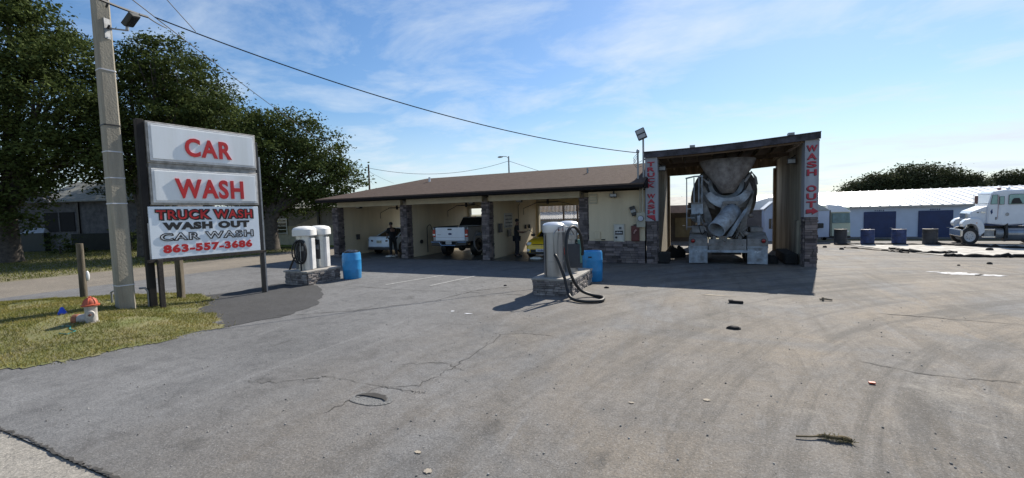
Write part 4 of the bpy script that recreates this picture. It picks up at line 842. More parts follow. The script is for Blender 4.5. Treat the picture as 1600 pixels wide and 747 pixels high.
# pedestal legs
for P2 in ([(-.62, .95), (-.45, .95), (-.5, 1.7), (-.7, 2.3), (-.95, 2.7), (-.85, 2.1)], [(.42, .92), (.6, .92), (.7, 1.6), (.86, 2.2), (.92, 2.7), (.72, 2.2), (.5, 1.7)]): MB().prism(P2, .6, .75).build('pedestal', mixgray, Mx_, bevel=.015)
MB().box(-.35, .45, .7, .75, .92, 1.5).build('rear_void_shade', black, Mx_)  # black sheet stands in for shade between the pedestal legs
for pts in ([(.0, .35, .98), (.2, .33, .95), (.35, .35, 1.2), (.42, .36, 1.55)], [(.1, .36, 1.5), (.3, .34, 1.2), (.45, .35, .98)], [(-.2, .3, 1.05), (-.5, .2, 1.0), (-.55, .15, .7), (-.45, .1, .5)], [(-.2, .25, 1.5), (-.5, .3, 1.3), (-.6, .3, 1.0)]): MB().tube(spline(pts, 5), .016, 6).build('hydraulic_hose', mixhop, Mx_)
MB().tube([(.6, .5, 3.0), (.82, .5, 3.35), (.95, .6, 3.15), (1.0, .7, 2.9)], .045).build('hopper_arm', mixgray, Mx_)
MB().tube([(-.6, .5, 3.0), (-.8, .55, 3.2), (-.92, .6, 2.9)], .045).build('hopper_arm', mixgray, Mx_)
for x0_, z0_, x1_, z1_ in ((-.62, 1.0, -.95, 1.9), (-.5, 1.2, -.2, 1.75), (.55, 1.0, .2, 1.5), (.3, .95, .5, 1.5), (.66, 1.35, .4, 1.0)): MB().tube([(x0_, .25, z0_), (x1_, .4, z1_)], .03, 6).build('brace', mixgray, Mx_)
for x_, z_, r_ in ((-.58, .72, .09), (.5, .7, .07), (-.3, .56, .06), (.1, .55, .05), (-.15, .98, .08), (.62, 1.1, .1), (-.72, 1.45, .1), (.78, 1.75, .09)): MB().ball((x_, .02 if z_ < 1 else .3, z_), (r_, r_*.7, r_*.8), 8, 6).build('cement_lump', mixhop, Mx_, smooth=True)
for s in (-1, 1): MB().box(s*.97-.1, s*.97+.12, -.008, -.002, .42, .5).build('scuff_mark', mat('scuff_white', (.6, .64, .68), .7, c2=(.2, .22, .25), scale=14), Mx_)
MB().box(-1.0, -.9, .1, .3, 1.45, 1.8).build('control_box', mixblue, Mx_, bevel=.01); MB().tube(spline([(-.95, .15, 1.45), (-.85, .1, 1.1), (-.7, .1, 1.2), (-.6, .15, .9)], 5), .018, 6).build('hydraulic_hose', black, Mx_)
# ladder and platform on the left
lad = empty('ladder_platform', (0, 0, 0)); lad.parent = Mx_
for x in (-1.38, -1.12, -.95, -.84): MB().tube([(x, .5, 3.26), (x, .5, 2.3 if x > -1.2 else 1.25)], .02, 6).build('rail', mixblue, lad)
MB().tube([(-1.42, .5, 3.24), (-1.1, .48, 3.3), (-.8, .5, 3.3)], .03, 6).build('rail', mixblue, lad)
for z in (1.35, 1.7, 2.05): MB().box(-1.38, -1.1, .49, .52, z, z+.03).build('rung', mixblue, lad)
MB().box(-1.22, -.75, .45, 1.1, 2.25, 2.3).build('platform', mixgray, lad); MB().box(-1.22, -.8, .5, .54, 1.85, 2.27).build('platform_plate', mixblue, lad, bevel=.01)
MB().box(-1.2, -.75, .3, 1.2, 1.14, 1.4).build('tool_box', mixgray, Mx_, bevel=.03); MB().box(.8, 1.2, .6, 1.6, 1.14, 1.32).build('tool_box', mixgray, Mx_, bevel=.03)
MB().cyl((-1.0, 2.6, 1.75), (-1.0, 3.6, 1.75), .3, n=20).build('water_tank', mixblue, Mx_, bevel=.03)
cabm = MB().loft([[(-1.15, y, .9), (1.15, y, .9), (1.15, y, 2.2), (1.0, y, 2.85), (-1.0, y, 2.85), (-1.15, y, 2.2)] for y in (7.2, 8.9)]).build('cab', mixgray, Mx_, bevel=.06)
MB().box(-.85, .85, 7.17, 7.2, 1.9, 2.6).build('rear_window', glass, cabm); MB().box(-1.1, 1.1, 8.9, 10.2, .8, 1.7).build('hood', mixgray, Mx_, bevel=.1)
for s in (-1, 1): MB().box(s*1.45-.1, s*1.45+.1, 8.6, 8.7, 1.7, 2.4).build('mirror', blackm, cabm); MB().tube([(s*1.15, 8.65, 2.3), (s*1.45, 8.65, 2.3)], .02).build('mirror_arm', blackm, cabm)

# ---------------------------------------------------------------- passenger car bodies (local: +y = front)
def car(name, loc, rz, paint, label, cat, L_=4.5, W_=1.78, H_=1.42, kind='sedan', up_=.0):
    o = empty(name, loc, rz, label, cat); h = W_/2
    def ring(y, w_, zb, zm, zt, tw):   # body section: sill, shoulder, deck
        return [(-w_*.93, y, zb), (w_*.93, y, zb), (w_, y, zb+.12), (w_, y, zm-.04), (w_*.96, y, zm), (tw, y, zt), (-tw, y, zt), (-w_*.96, y, zm), (-w_, y, zm-.04), (-w_, y, zb+.12)]
    if kind == 'sedan': st = [(-.5, .80, .32, .88, .93, .66), (-.485, .93, .24, .92, .99, .70), (-.4, .99, .22, .95, 1.0, .72), (-.2, 1, .2, .92, .95, .75), (.1, 1, .2, .9, .93, .75), (.22, 1, .2, .87, .91, .74), (.38, .97, .2, .76, .82, .66), (.47, .9, .22, .64, .70, .58), (.5, .74, .3, .56, .6, .5)]
    else: st = [(-.5, .85, .35, .9, 1.0, .7), (-.47, .96, .25, .95, 1.05, .74), (-.2, 1, .2, .93, .96, .76), (.1, 1, .2, .9, .94, .76), (.25, 1, .2, .88, .93, .74), (.4, .97, .2, .78, .85, .66), (.475, .9, .2, .68, .74, .58), (.5, .78, .26, .56, .62, .5)]
    body = MB().loft([ring(a*L_, w_*h, zb, zm, zt, tw*h/.89*1.0) for a, w_, zb, zm, zt, tw in st]).build('body', paint, o, smooth=True, bevel=.03)
    g0 = [(-.36, .93), (-.2, .93), (.06, .9), (.2, .9)] if kind == 'sedan' else [(-.46, .95), (-.4, .95), (.0, .9), (.2, .9)]
    rf0, rf1 = (-.16, .02) if kind == 'sedan' else (-.38, .0)
    lo = [(-h*.84, g0[0][0]*L_, .95), (h*.84, g0[0][0]*L_, .95), (h*.84, g0[3][0]*L_, .90), (-h*.84, g0[3][0]*L_, .90)]
    hi = [(-h*.62, rf0*L_, H_-.03), (h*.62, rf0*L_, H_-.03), (h*.62, rf1*L_, H_-.03), (-h*.62, rf1*L_, H_-.03)]
    MB().hexa(lo+hi).build('glasshouse', glass, o, bevel=.04)
    MB().hexa([(a, b, c-.01) for a, b, c in hi]+[(a*.9, b*.97, H_) for a, b, c in hi]).build('roof', paint, o, bevel=.02)
    mb = MB()
    for s in (-1, 1):
        for k, m2 in ((0, 0), (1, 1), (2, 2), (3, 3)):
            if (s < 0 and k in (0, 3)) or (s > 0 and k in (1, 2)): mb.tube([lo[k], hi[k]], .035, 6)
    mb.build('window_pillars', paint, o)
    for s in (-1, 1):
        for y in (-.3*L_, .31*L_):
            wheel(o, s*(h-.1), y, .32, .32, .21)
            MB().lathe([(.37, -.01), (.37, .01), (.30, .01), (.3, -.01), (.37, -.01)], (s*(h+.0), y, .34), 24, Matrix.Rotation(R(90), 3, 'Y')).build('wheel_arch', blackm, o)
        MB().obox((s*(h+.08), .17*L_, 1.0), .09, .05, .06).build('mirror', paint if kind == 'sedan' else blackm, o, bevel=.02)
    MB().box(-h*.9, h*.9, -.5*L_-.03, -.5*L_+.1, .24, .40).build('rear_bumper', blackm, o, bevel=.03); MB().box(-h*.88, h*.88, .5*L_-.12, .5*L_-.0, .2, .30).build('front_lip', blackm, o, bevel=.03)
    return o, body, h, L_
c1, b1, h, L_ = car('sedan', (-16.38, 20.65, .015), R(0), carwhite, 'pale blue white sedan seen from behind in the far left bay', 'car', kind='sedan', W_=1.82)
for s in (-1, 1): MB().hexa([(s*.45, -L_/2-.02, .70), (s*.80, -L_/2+.03, .72), (s*.86, -L_/2+.2, .73), (s*.5, -L_/2+.2, .72), (s*.42, -L_/2-.02, .78), (s*.82, -L_/2+.03, .86), (s*.87, -L_/2+.2, .86), (s*.5, -L_/2+.2, .8)]).build('tail_light', mat('dark_tail_light', (.05, .008, .01), .2), c1, bevel=.01)
MB().box(-.17, .17, -L_/2-.035, -L_/2-.02, .62, .78).build('licence_plate', mat('plate_cream', (.55, .52, .42), .5), c1); mb = MB(); blur_marks(mb, (-.14, -L_/2-.036, .67), (1, 0, 0), (0, 0, 1), .28, .06, 6); mb.build('plate_lettering', mat('plate_ink', (.05, .12, .08), .6), c1)
MB().box(-.75, .75, -L_/2-.025, -L_/2, .40, .44).build('bumper_crease', mat('crease_grey', (.4, .46, .52), .5), c1)
c3, b3, h, L_ = car('yellow_hatchback', (-6.52, 19.8, .015), R(180), yellow, 'yellow small car facing out of the third bay behind the steel vacuums', 'car', L_=4.1, W_=1.72, H_=1.4, kind='hatch')
fy = L_/2
for s in (-1, 1):
    MB().ball((s*.64, fy-.12, .66), (.14, .12, .10), 14, 8).build('headlight', lamp, c3, smooth=True); MB().ball((s*.66, fy-.03, .38), (.09, .06, .08), 12, 8).build('fog_light', lamp, c3, smooth=True)
    MB().obox((s*.83, fy-.28, .63), .015, .1, .05).build('indicator', mat('amber', (.6, .2, .02), .3), c3)
MB().hexa([(-.42, fy-.07, .54), (.42, fy-.07, .54), (.42, fy+.0, .54), (-.42, fy+.0, .54), (-.5, fy-.09, .66), (.5, fy-.09, .66), (.46, fy-.015, .66), (-.46, fy-.015, .66)]).build('grille', black, c3, bevel=.01)
MB().tube([(-.05, fy+.005, .62), (-.045, fy+.005, .57), (.045, fy+.005, .57), (.05, fy+.005, .62)], .008, 6).build('emblem', chrome, c3)
MB().box(-.55, .55, fy-.08, fy+.02, .28, .42).build('lower_intake', black, c3, bevel=.02)
MB().box(-.28, .28, fy+.02, fy+.035, .32, .45).build('licence_plate', mat('plate_white', (.6, .62, .66), .4), c3); mb = MB(); blur_marks(mb, (.2, fy+.037, .35), (-1, 0, 0), (0, 0, 1), .4, .07, 7); mb.build('plate_lettering', mat('plate_blue', (.05, .07, .2), .5), c3)
for s in (-1, 1): MB().tube([(s*.3, .82, .93), (s*.1+.1, .6, 1.1)], .01, 5).build('wiper', black, c3)

# pickup (rear towards the lot)
pk = empty('pickup_truck', (-11.2, 17.55, .02), 0, 'lifted white pickup truck backed out of the middle bay, tailgate to the lot', 'pickup truck')
MB().box(-.98, .98, .02, 2.3, .78, 1.0).build('bed_floor', pgray, pk)
for s in (-1, 1):
    P2 = [(.03, .80), (.6, .80), (.68, 1.08), (.9, 1.24), (1.3, 1.24), (1.52, 1.08), (1.6, .80), (2.3, .80), (2.3, 1.46), (.03, 1.46)]
    bs = MB().prism(P2, s*1.0, s*.93, 'yz').build('bed_side', pgray, pk, bevel=.02); MB().box(min(s*.9, s*1.01), max(s*.9, s*1.01), .03, 2.3, 1.46, 1.5).build('bed_rail', blackm, bs, bevel=.01)
    MB().lathe([(.46, -.03), (.52, -.03), (.52, .03), (.46, .03), (.46, -.03)], (s*1.0, 1.1, .72), 30, Matrix.Rotation(R(90), 3, 'Y')).build('wheel_arch', pgray, bs)
    MB().box(s*.92-.08, s*.92+.08, -.015, .06, 1.0, 1.36).build('tail_light', tail, pk, bevel=.015); MB().box(s*.92-.07, s*.92+.07, -.022, -.014, 1.08, 1.15).build('reverse_lens', lamp, pk)
    wheel(pk, s*.86, 1.1, .45, .45, .32, rimm=blackm); wheel(pk, s*.86, 4.7, .45, .45, .32, rimm=blackm)
tg = MB().box(-.83, .83, -.02, .04, .82, 1.47).build('tailgate', pwhite, pk, bevel=.02); MB().box(-.12, .12, -.03, -.018, 1.34, 1.41).build('handle', blackm, tg, bevel=.01)
MB().lathe([(0, 0), (.1, 0), (.1, .012), (0, .014)], (0, 0, 0), 20, Matrix.Rotation(R(90), 3, 'X')).build('emblem', navy, tg); e = bpy.data.objects['emblem.001'] if 'emblem.001' in bpy.data.objects else bpy.data.objects['emblem']; e.location = (.02, -.022, 1.15); e.scale = (1, 1, .5)
MB().box(-.72, -.5, -.026, -.019, 1.11, 1.13).build('badge', steel_d, tg); MB().box(-.8, .8, -.024, -.019, .98, .99).build('crease', pgray, tg)
bm_ = MB().prism([(-1.0, .58), (-1.0, .80), (-.45, .80), (-.38, .66), (.38, .66), (.45, .80), (1.0, .80), (1.0, .62), (.42, .56), (-.42, .56)], -.16, .02).build('rear_bumper', blackm, pk, bevel=.02)
MB().tube([(-1.0, -.17, .76), (-.52, -.17, .76), (-.4, -.17, .6), (.4, -.17, .6), (.52, -.17, .76), (1.0, -.17, .76)], .022, 8).build('chrome_strip', chrome, bm_)
MB().box(-.16, .16, -.16, -.14, .66, .8).build('licence_plate', mat('plate_white', (.6, .62, .66), .4), pk); mb = MB(); blur_marks(mb, (-.13, -.162, .70), (1, 0, 0), (0, 0, 1), .26, .06, 6); mb.build('plate_lettering', mat('plate_ink', (.05, .12, .08), .6), pk)
cb_ = MB().loft([[(-.98, y, .7), (.98, y, .7), (1.0, y, 1.3), (.9, y, 1.5), (-.9, y, 1.5), (-1.0, y, 1.3)] for y in (2.34, 4.1)]).build('cab', pgray, pk, bevel=.04)
MB().hexa([(-.9, 2.36, 1.49), (.9, 2.36, 1.49), (.9, 4.1, 1.49), (-.9, 4.1, 1.49), (-.74, 2.5, 1.9), (.74, 2.5, 1.9), (.74, 3.5, 1.9), (-.74, 3.5, 1.9)]).build('cab_windows', glass, cb_, bevel=.03)
MB().hexa([(-.75, 2.48, 1.9), (.75, 2.48, 1.9), (.75, 3.52, 1.9), (-.75, 3.52, 1.9), (-.68, 2.55, 1.96), (.68, 2.55, 1.96), (.68, 3.45, 1.96), (-.68, 3.45, 1.96)]).build('roof', pgray, cb_, bevel=.02)
MB().box(-.12, .12, 2.46, 2.5, 1.93, 1.97).build('brake_light', tail, cb_); MB().box(-.97, .97, 4.1, 5.6, .7, 1.28).build('hood', pgray, pk, bevel=.08)
MB().cyl((-.8, 1.1, .45), (.8, 1.1, .45), .09).build('axle', black, pk); MB().ball((0, 1.1, .42), .2).build('differential', black, pk, smooth=True); MB().box(-.45, .45, .1, 5.4, .6, .78).build('chassis', black, pk)
foam = mat('suds', (.75, .74, .66), .6, bump=.8, bscale=12)
lump('suds_pile', -10.55, 19.4, .55, .3, .22, 'pale soap suds on the floor under the pickup', 'suds', foam); lump('suds_pile', -14.9, 17.55, .35, .18, .06, 'thin white suds puddle at the feet of the man by the sedan', 'suds', foam)
lump('suds_pile', -6.8, 17.75, .3, .15, .1, 'white suds on the wet floor under the nose of the yellow car', 'suds', foam); lump('suds_pile', -6.0, 17.7, .4, .15, .12, 'larger heap of white suds between the yellow car and the steel vacuums', 'suds', foam)

# ---------------------------------------------------------------- people (skin modifier bodies)
def skinned(name, verts, edges, rad, m, parent, root=0, lv=2):
    me = bpy.data.meshes.new(name); me.from_pydata(verts, edges, []); me.update(); o = bpy.data.objects.new(name, me); col.objects.link(o); o.parent = parent; me.materials.append(m)
    if not me.skin_vertices: o.modifiers.new('skin', 'SKIN')
    else: o.modifiers.new('skin', 'SKIN')
    if me.skin_vertices:
        sk = me.skin_vertices[0].data
        for i, r_ in enumerate(rad): sk[i].radius = r_ if isinstance(r_, tuple) else (r_, r_); sk[i].use_root = (i == root)
    o.modifiers['skin'].use_smooth_shade = True; s = o.modifiers.new('sub', 'SUBSURF'); s.levels = lv; s.render_levels = lv; return o
def person(loc, rz, label, J, shirt, pants, hair, cap=False, shoes=None):
    """J: joints in metres"""
    o = empty('person', loc, rz, label, 'person')
    V = []; E_ = []; Rr = []; ix = {}
    def v(n_, r_): ix[n_] = len(V); V.append(J[n_]); Rr.append(r_); return ix[n_]
    for n_, r_ in (('pelvis', (.15, .11)), ('waist', (.13, .1)), ('chest', (.16, .11)), ('neck0', .065), ('neck', .052), ('head', .085), ('crown', .075)): v(n_, r_)
    for a, b in (('pelvis', 'waist'), ('waist', 'chest'), ('chest', 'neck0'), ('neck0', 'neck'), ('neck', 'head'), ('head', 'crown')): E_.append((ix[a], ix[b]))
    for s in 'lr':
        for n_, r_ in (('sho', .06), ('elb', .04), ('wri', .027), ('palm', .034), ('hip', .095), ('knee', .06), ('ank', .042), ('toe', .035)): v(n_+s, r_)
        for a, b in (('chest', 'sho'+s), ('sho'+s, 'elb'+s), ('elb'+s, 'wri'+s), ('wri'+s, 'palm'+s), ('pelvis', 'hip'+s), ('hip'+s, 'knee'+s), ('knee'+s, 'ank'+s), ('ank'+s, 'toe'+s)): E_.append((ix[a], ix[b]))
        w_, p_ = Vector(J['wri'+s]), Vector(J['palm'+s]); d = (p_-w_).normalized(); sd_ = d.cross(Vector((0, 1, 0))) if abs(d.y) < .9 else d.cross(Vector((0, 0, 1))); sd_.normalize(); dn = d.cross(sd_)
        for k in range(4):
            ln = (.07, .08, .076, .06)[k]; b0 = p_+sd_*(k-1.5)*.019+d*.015
            i0 = len(V); V += [tuple(b0), tuple(b0+d*ln*.5+dn*.006), tuple(b0+d*ln*.85+dn*.022)]; Rr += [.009, .0085, .007]; E_ += [(ix['palm'+s], i0), (i0, i0+1), (i0+1, i0+2)]
        i0 = len(V); b0 = w_.lerp(p_, .5)+sd_*.03; V += [tuple(b0), tuple(b0+sd_*.02+d*.035)]; Rr += [.011, .009]; E_ += [(ix['wri'+s], i0), (i0, i0+1)]
    body = skinned('body', V, E_, Rr, skin, o)
    H0 = Vector(J['head']); fw = Vector(J['nose'])-H0; fw.normalize(); rt_ = fw.cross(Vector((0, 0, 1))).normalized()
    MB().ball(H0+fw*.10-Vector((0, 0, .01)), (.016, .016, .022), 8, 6).build('nose', skin, body, smooth=True)
    for s in (-1, 1):
        MB().ball(H0+fw*.082+rt_*s*.032+Vector((0, 0, .018)), .011, 8, 6).build('eye', white, body, smooth=True); MB().ball(H0+rt_*s*.088, (.014, .02, .03), 8, 6).build('ear', skin, body, smooth=True)
    MB().ball(H0+fw*.084-Vector((0, 0, .045)), (.022, .012, .007), 8, 6).build('mouth', mat('lips', (.14, .06, .05), .6), body, smooth=True)
    MB().ball(H0-fw*.02+Vector((0, 0, .055)), (.1, .1, .085), 16, 10).build('hair' if not cap else 'cap', hair, o, smooth=True)
    if cap: MB().hexa([tuple(H0+fw*.06+rt_*a*.07+Vector((0, 0, .06+c))) for c in (0, .012) for a in (-1, 1)][:0] or [tuple(H0+fw*b+rt_*a*.07+Vector((0, 0, .055+c))) for c in (0, .012) for a, b in ((-1, .06), (1, .06), (1, .17), (-1, .17))]).build('cap_brim', hair, o, bevel=.005)
    def cloth_(name, ns, es, rs, m, root): skinned(name, [J[k] for k in ns], [(ns.index(a), ns.index(b)) for a, b in es], rs, m, o, ns.index(root))
    J['slL'] = tuple(Vector(J['shol']).lerp(Vector(J['elbl']), .75)); J['slR'] = tuple(Vector(J['shor']).lerp(Vector(J['elbr']), .75))
    cloth_('shirt', ['hem', 'waist', 'chest', 'neck0', 'shol', 'shor', 'slL', 'slR'], [('hem', 'waist'), ('waist', 'chest'), ('chest', 'neck0'), ('chest', 'shol'), ('chest', 'shor'), ('shol', 'slL'), ('shor', 'slR')], [(.19, .14), (.175, .135), (.19, .14), .075, .085, .085, .075, .075], shirt, 'waist')
    cloth_('trousers', ['pelvis', 'hipl', 'hipr', 'kneel', 'kneer', 'ankl', 'ankr'], [('pelvis', 'hipl'), ('pelvis', 'hipr'), ('hipl', 'kneel'), ('hipr', 'kneer'), ('kneel', 'ankl'), ('kneer', 'ankr')], [(.18, .14), .115, .115, .085, .085, .07, .07], pants, 'pelvis')
    for s in 'lr':
        a = Vector(J['ank'+s]); t = Vector(J['toe'+s]); c_ = a.lerp(t, .45); d = (t-a); an = math.atan2(-d.x, d.y)
        MB().obox((c_.x, c_.y, .05), .048, .15, .045, Matrix.Rotation(an, 3, 'Z')).build('shoe', shoes or black, o, bevel=.035, seg=3)
    return o
# local frame: faces +y
J1 = dict(pelvis=(0, 0, .95), hem=(0, -.01, .86), waist=(0, .03, 1.12), chest=(0, .09, 1.36), neck0=(0, .13, 1.5), neck=(0, .15, 1.56), head=(0, .19, 1.66), crown=(0, .18, 1.73), nose=(0, .35, 1.60),
          shol=(-.2, .1, 1.42), elbl=(-.23, .16, 1.13), wril=(-.16, .36, 1.0), palml=(-.14, .44, .97), shor=(.2, .1, 1.42), elbr=(.22, .18, 1.13), wrir=(.14, .38, 1.02), palmr=(.12, .46, 1.0),
          hipl=(-.1, 0, .9), kneel=(-.11, .04, .5), ankl=(-.12, -.02, .09), toel=(-.14, .14, .04), hipr=(.1, 0, .9), kneer=(.13, .02, .5), ankr=(.15, -.1, .09), toer=(.18, .06, .04))
person((-14.72, 17.55, .012), R(62), 'man in black clothes bending over the boot of the pale sedan', J1, cloth, cloth, black, shoes=mat('grey_shoes', (.3, .3, .3), .7))
J2 = dict(pelvis=(0, 0, .95), hem=(0, 0, .84), waist=(0, .0, 1.12), chest=(0, .02, 1.38), neck0=(0, .03, 1.51), neck=(0, .04, 1.57), head=(0, .06, 1.68), crown=(0, .05, 1.75), nose=(0, .22, 1.66),
          shol=(-.2, .0, 1.44), elbl=(-.28, .1, 1.17), wril=(-.2, .34, 1.12), palml=(-.18, .42, 1.13), shor=(.2, .0, 1.44), elbr=(.33, .08, 1.2), wrir=(.3, .33, 1.2), palmr=(.29, .41, 1.21),
          hipl=(-.1, 0, .9), kneel=(-.14, .02, .5), ankl=(-.18, -.02, .09), toel=(-.22, .14, .04), hipr=(.1, 0, .9), kneer=(.14, .03, .5), ankr=(.18, 0, .09), toer=(.22, .16, .04))
person((-8.05, 18.45, .012), R(-60), 'man in dark shirt and shorts rinsing beside the yellow car', J2, cloth, cloth2, cloth)
o = MB().tube([(-7.75, 18.9, 1.16), (-7.55, 18.75, 1.28), (-7.1, 18.6, 1.05)], .012, 6).build('spray_lance', blackm); tag(o, 'thin black spray lance held towards the yellow car', 'spray lance')
# ---------------------------------------------------------------- storage building behind the lot (ground there is lower)
G2 = -.6
SB = empty('storage_building', (3.5, 40, G2), R(1.5), 'long low pale blue storage building with white metal roof and navy roll doors', 'storage building')
MB().box(0, 70, 0, 12, 0, 2.42).build('wall', wallblue, SB)
mb = MB(); mb.prism([(-.25, 2.44), (12.25, 2.44), (6, 3.75)], -.3, 70.3, 'yz')
rf = mb.build('roof', roofw, SB)
mb = MB()
for k in range(120):
    x = -.2+k*.59; mb.hexa([(x, -.26, 2.46), (x+.05, -.26, 2.46), (x+.05, 6, 3.77), (x, 6, 3.77), (x, -.26, 2.50), (x+.05, -.26, 2.50), (x+.05, 6, 3.81), (x, 6, 3.81)])
mb.build('seams', roofw, rf)
MB().box(-.3, 70.3, -.31, -.255, 2.33, 2.46).build('gutter', mat('gutter_tan', (.42, .41, .38), .6), SB)
MB().box(0, 70, -.06, 0, 0, .16).build('base_course', mat('base_grey', (.16, .17, .19), .8), SB)
for k, x in enumerate((4.4, 7.75, 10.95, 14.5, 18.2, 22)):
    d = MB().box(x, x+1.9, -.07, .02, .12, 2.03).build('roll_door', navy, SB)
    mb = MB()
    for z in np.arange(.2, 2.0, .12): mb.box(x+.02, x+1.88, -.085, -.07, z, z+.05)
    mb.build('door_slats', navy, d); MB().box(x+1.55, x+1.7, -.1, -.085, .8, .84).build('handle', steel_d, d)
    mb = MB()
    for j in range(5): mb.box(x+.65+j*.12, x+.65+j*.12+random.uniform(.05, .09), -.012, -.002, 2.08, 2.17)
    mb.build('unit_marking', navy, SB)
# four navy drums
for k, (x, y) in enumerate(((6.75, 27.6), (7.75, 27.1), (9.0, 27.1), (10.2, 27.15))):
    o = empty('steel_drum', (x, y, hzf(x, y)), 0, ('darkest leftmost drum, half hiding the pale green van', 'second blue drum from the left in front of the pale blue wall', 'third drum, bright blue, standing below the gap between two navy roll doors', 'rightmost dark drum standing before the second navy roll door')[k], 'drum', 'navy drums in a row at the back of the lot')
    mm_ = navyb if k in (1, 2) else mat('dark_grey_drum', (.035, .04, .05), .6, var=.3)
    MB().lathe([(.27, 0), (.285, .02), (.28, .03), (.28, .27), (.292, .28), (.28, .29), (.28, .5), (.292, .51), (.28, .52), (.28, .75), (.29, .77), (.26, .78), (.26, .76), (0, .76)], (0, 0, 0), 24).build('shell', mm_, o, smooth=True)
    MB().cyl((.12, .1, .76), (.12, .1, .78), .035).build('bung', steel_d, o)
# box trailer and pale green van between the pier and the drums
o = empty('box_trailer', (5.55, 29.0, hzf(5.6, 29)), R(3), 'light blue box trailer with beige sloped roof just right of the WASH OUT pier', 'trailer')
MB().box(-1.3, 1.05, 0, 3.6, .25, 1.75).build('body', wallblue, o, bevel=.03); MB().hexa([(-1.3, -.02, 1.75), (1.07, -.02, 1.75), (1.07, 3.6, 1.75), (-1.3, 3.6, 1.75), (-1.3, .3, 2.15), (.6, .3, 2.15), (.6, 3.3, 2.15), (-1.3, 3.3, 2.15)]).build('roof', mat('trailer_roof', (.42, .41, .36), .7), o)
MB().box(1.05, 1.09, -.02, .03, .25, 1.78).build('corner_strip', blackm, o); MB().box(.2, .75, -.1, 0, .78, 1.05).build('hitch_gear', blackm, o, bevel=.03); MB().cyl((.45, -.12, .9), (.45, -.02, .9), .14).build('winch', black, o)
wheel(o, .6, 1.2, .28, .28, .2); wheel(o, -.8, 1.2, .28, .28, .2)
o = empty('delivery_van', (7.25, 30.2, hzf(7.3, 30.2)), R(4), 'small pale green and white van parked between trailer and drums', 'van')
MB().loft([[(-.62, y, .22), (.62, y, .22), (.62, y, 1.0), (.56, y, 1.95), (.1, y, 2.02), (-.5, y, 2.12), (-.6, y, 1.2)] for y in (0, 2.8)]).build('body', mat('pale_green_paint', (.42, .50, .40), .4, c2=(.5, .55, .42)), o, bevel=.06)
MB().hexa([(-.28, -.04, 1.05), (.58, -.04, 1.05), (.58, .02, 1.05), (-.28, .02, 1.05), (-.28, -.03, 1.62), (.56, -.03, 1.62), (.56, .02, 1.62), (-.28, .02, 1.62)]).build('windscreen', mat('blue_green_glass', (.12, .24, .27), .15, var=.2), o, bevel=.01)
MB().hexa([(-.58, -.12, 1.68), (.62, -.12, 1.68), (.62, .3, 1.72), (-.58, .3, 1.72), (-.5, -.02, 2.14), (.15, -.02, 2.06), (.15, .3, 2.08), (-.5, .3, 2.16)]).build('roof_visor', white, o, bevel=.03)
MB().box(-.32, -.3, -.035, -.02, .25, 1.65).build('door_seam', blackm, o); MB().box(-.6, .6, -.1, .05, .18, .3).build('bumper', blackm, o, bevel=.02)
for s in (-1, 1): wheel(o, s*.5, .6, .26, .26, .18); wheel(o, s*.5, 2.2, .26, .26, .18); MB().ball((s*.45, -.02, .55), (.09, .03, .07)).build('headlight', lamp, o)

# mixer truck standing side on at the right edge (local x runs from bumper to tail, -y faces the lot)
K = empty('parked_mixer_truck', (11.36, 27.0, hzf(11.5, 27)), R(-10), 'white conventional cab mixer truck seen from its side at the right edge of the lot', 'mixer truck')
tw = 1.95; K.scale = (.76, 1, 1)
MB().prism([(.29, 1.2), (.27, 1.45), (.36, 1.58), (.93, 1.80), (1.05, 1.84), (1.05, 1.0), (.7, .95)], .18, tw-.18).build('hood', pwhite, K, bevel=.06)
fd = MB().prism([(-.10, .98), (-.06, 1.08), (.06, 1.19), (.3, 1.26), (.55, 1.25), (.72, 1.16), (.86, .95), (.9, .62), (.72, .45), (.64, .5), (.62, .75), (.52, .93), (.3, 1.0), (.1, .95), (-.02, .84)], 0, .5).build('fender', pwhite, K, bevel=.03)
MB().prism([(-.10, .98), (-.06, 1.08), (.06, 1.19), (.3, 1.26), (.55, 1.25), (.72, 1.16), (.86, .95), (.9, .62), (.72, .45), (.64, .5), (.62, .75), (.52, .93), (.3, 1.0), (.1, .95), (-.02, .84)], tw-.5, tw).build('fender', pwhite, K, bevel=.03)
MB().box(-.14, -.02, .05, tw-.05, .38, .72).build('front_bumper', chrome, K, bevel=.03); MB().box(.2, .3, .5, tw-.5, .8, 1.5).build('radiator_grille', chrome, K, bevel=.02)
MB().box(.5, .56, -.012, .0, 1.02, 1.05).build('marker_light', mat('amber', (.6, .2, .02), .3), fd); MB().ball((-.02, .15, 1.0), (.06, .08, .08)).build('headlight', lamp, fd)
MB().box(.58, .66, .17, .185, 1.5, 1.54).build('hood_latch', black, K); MB().box(.75, .92, .14, .19, 1.5, 1.56).build('air_cleaner', chrome, K)
cab = MB().prism([(.98, 1.0), (1.0, 1.86), (1.13, 2.4), (1.25, 2.5), (1.6, 2.54), (2.62, 2.52), (2.75, 2.4), (2.8, 1.3), (2.78, .98), (1.7, .92)], .06, tw-.06).build('cab', pwhite, K, bevel=.06)
MB().prism([(1.02, 1.88), (1.13, 2.36), (1.125, 2.37), (1.01, 1.88)], .3, tw-.3).build('windshield', glassg, cab)
dr_ = MB().prism([(1.03, 1.02), (1.06, 1.88), (1.14, 2.37), (1.42, 2.38), (1.42, 1.12), (1.2, 1.0)], .04, .058).build('door', pwhite, cab, bevel=.006)
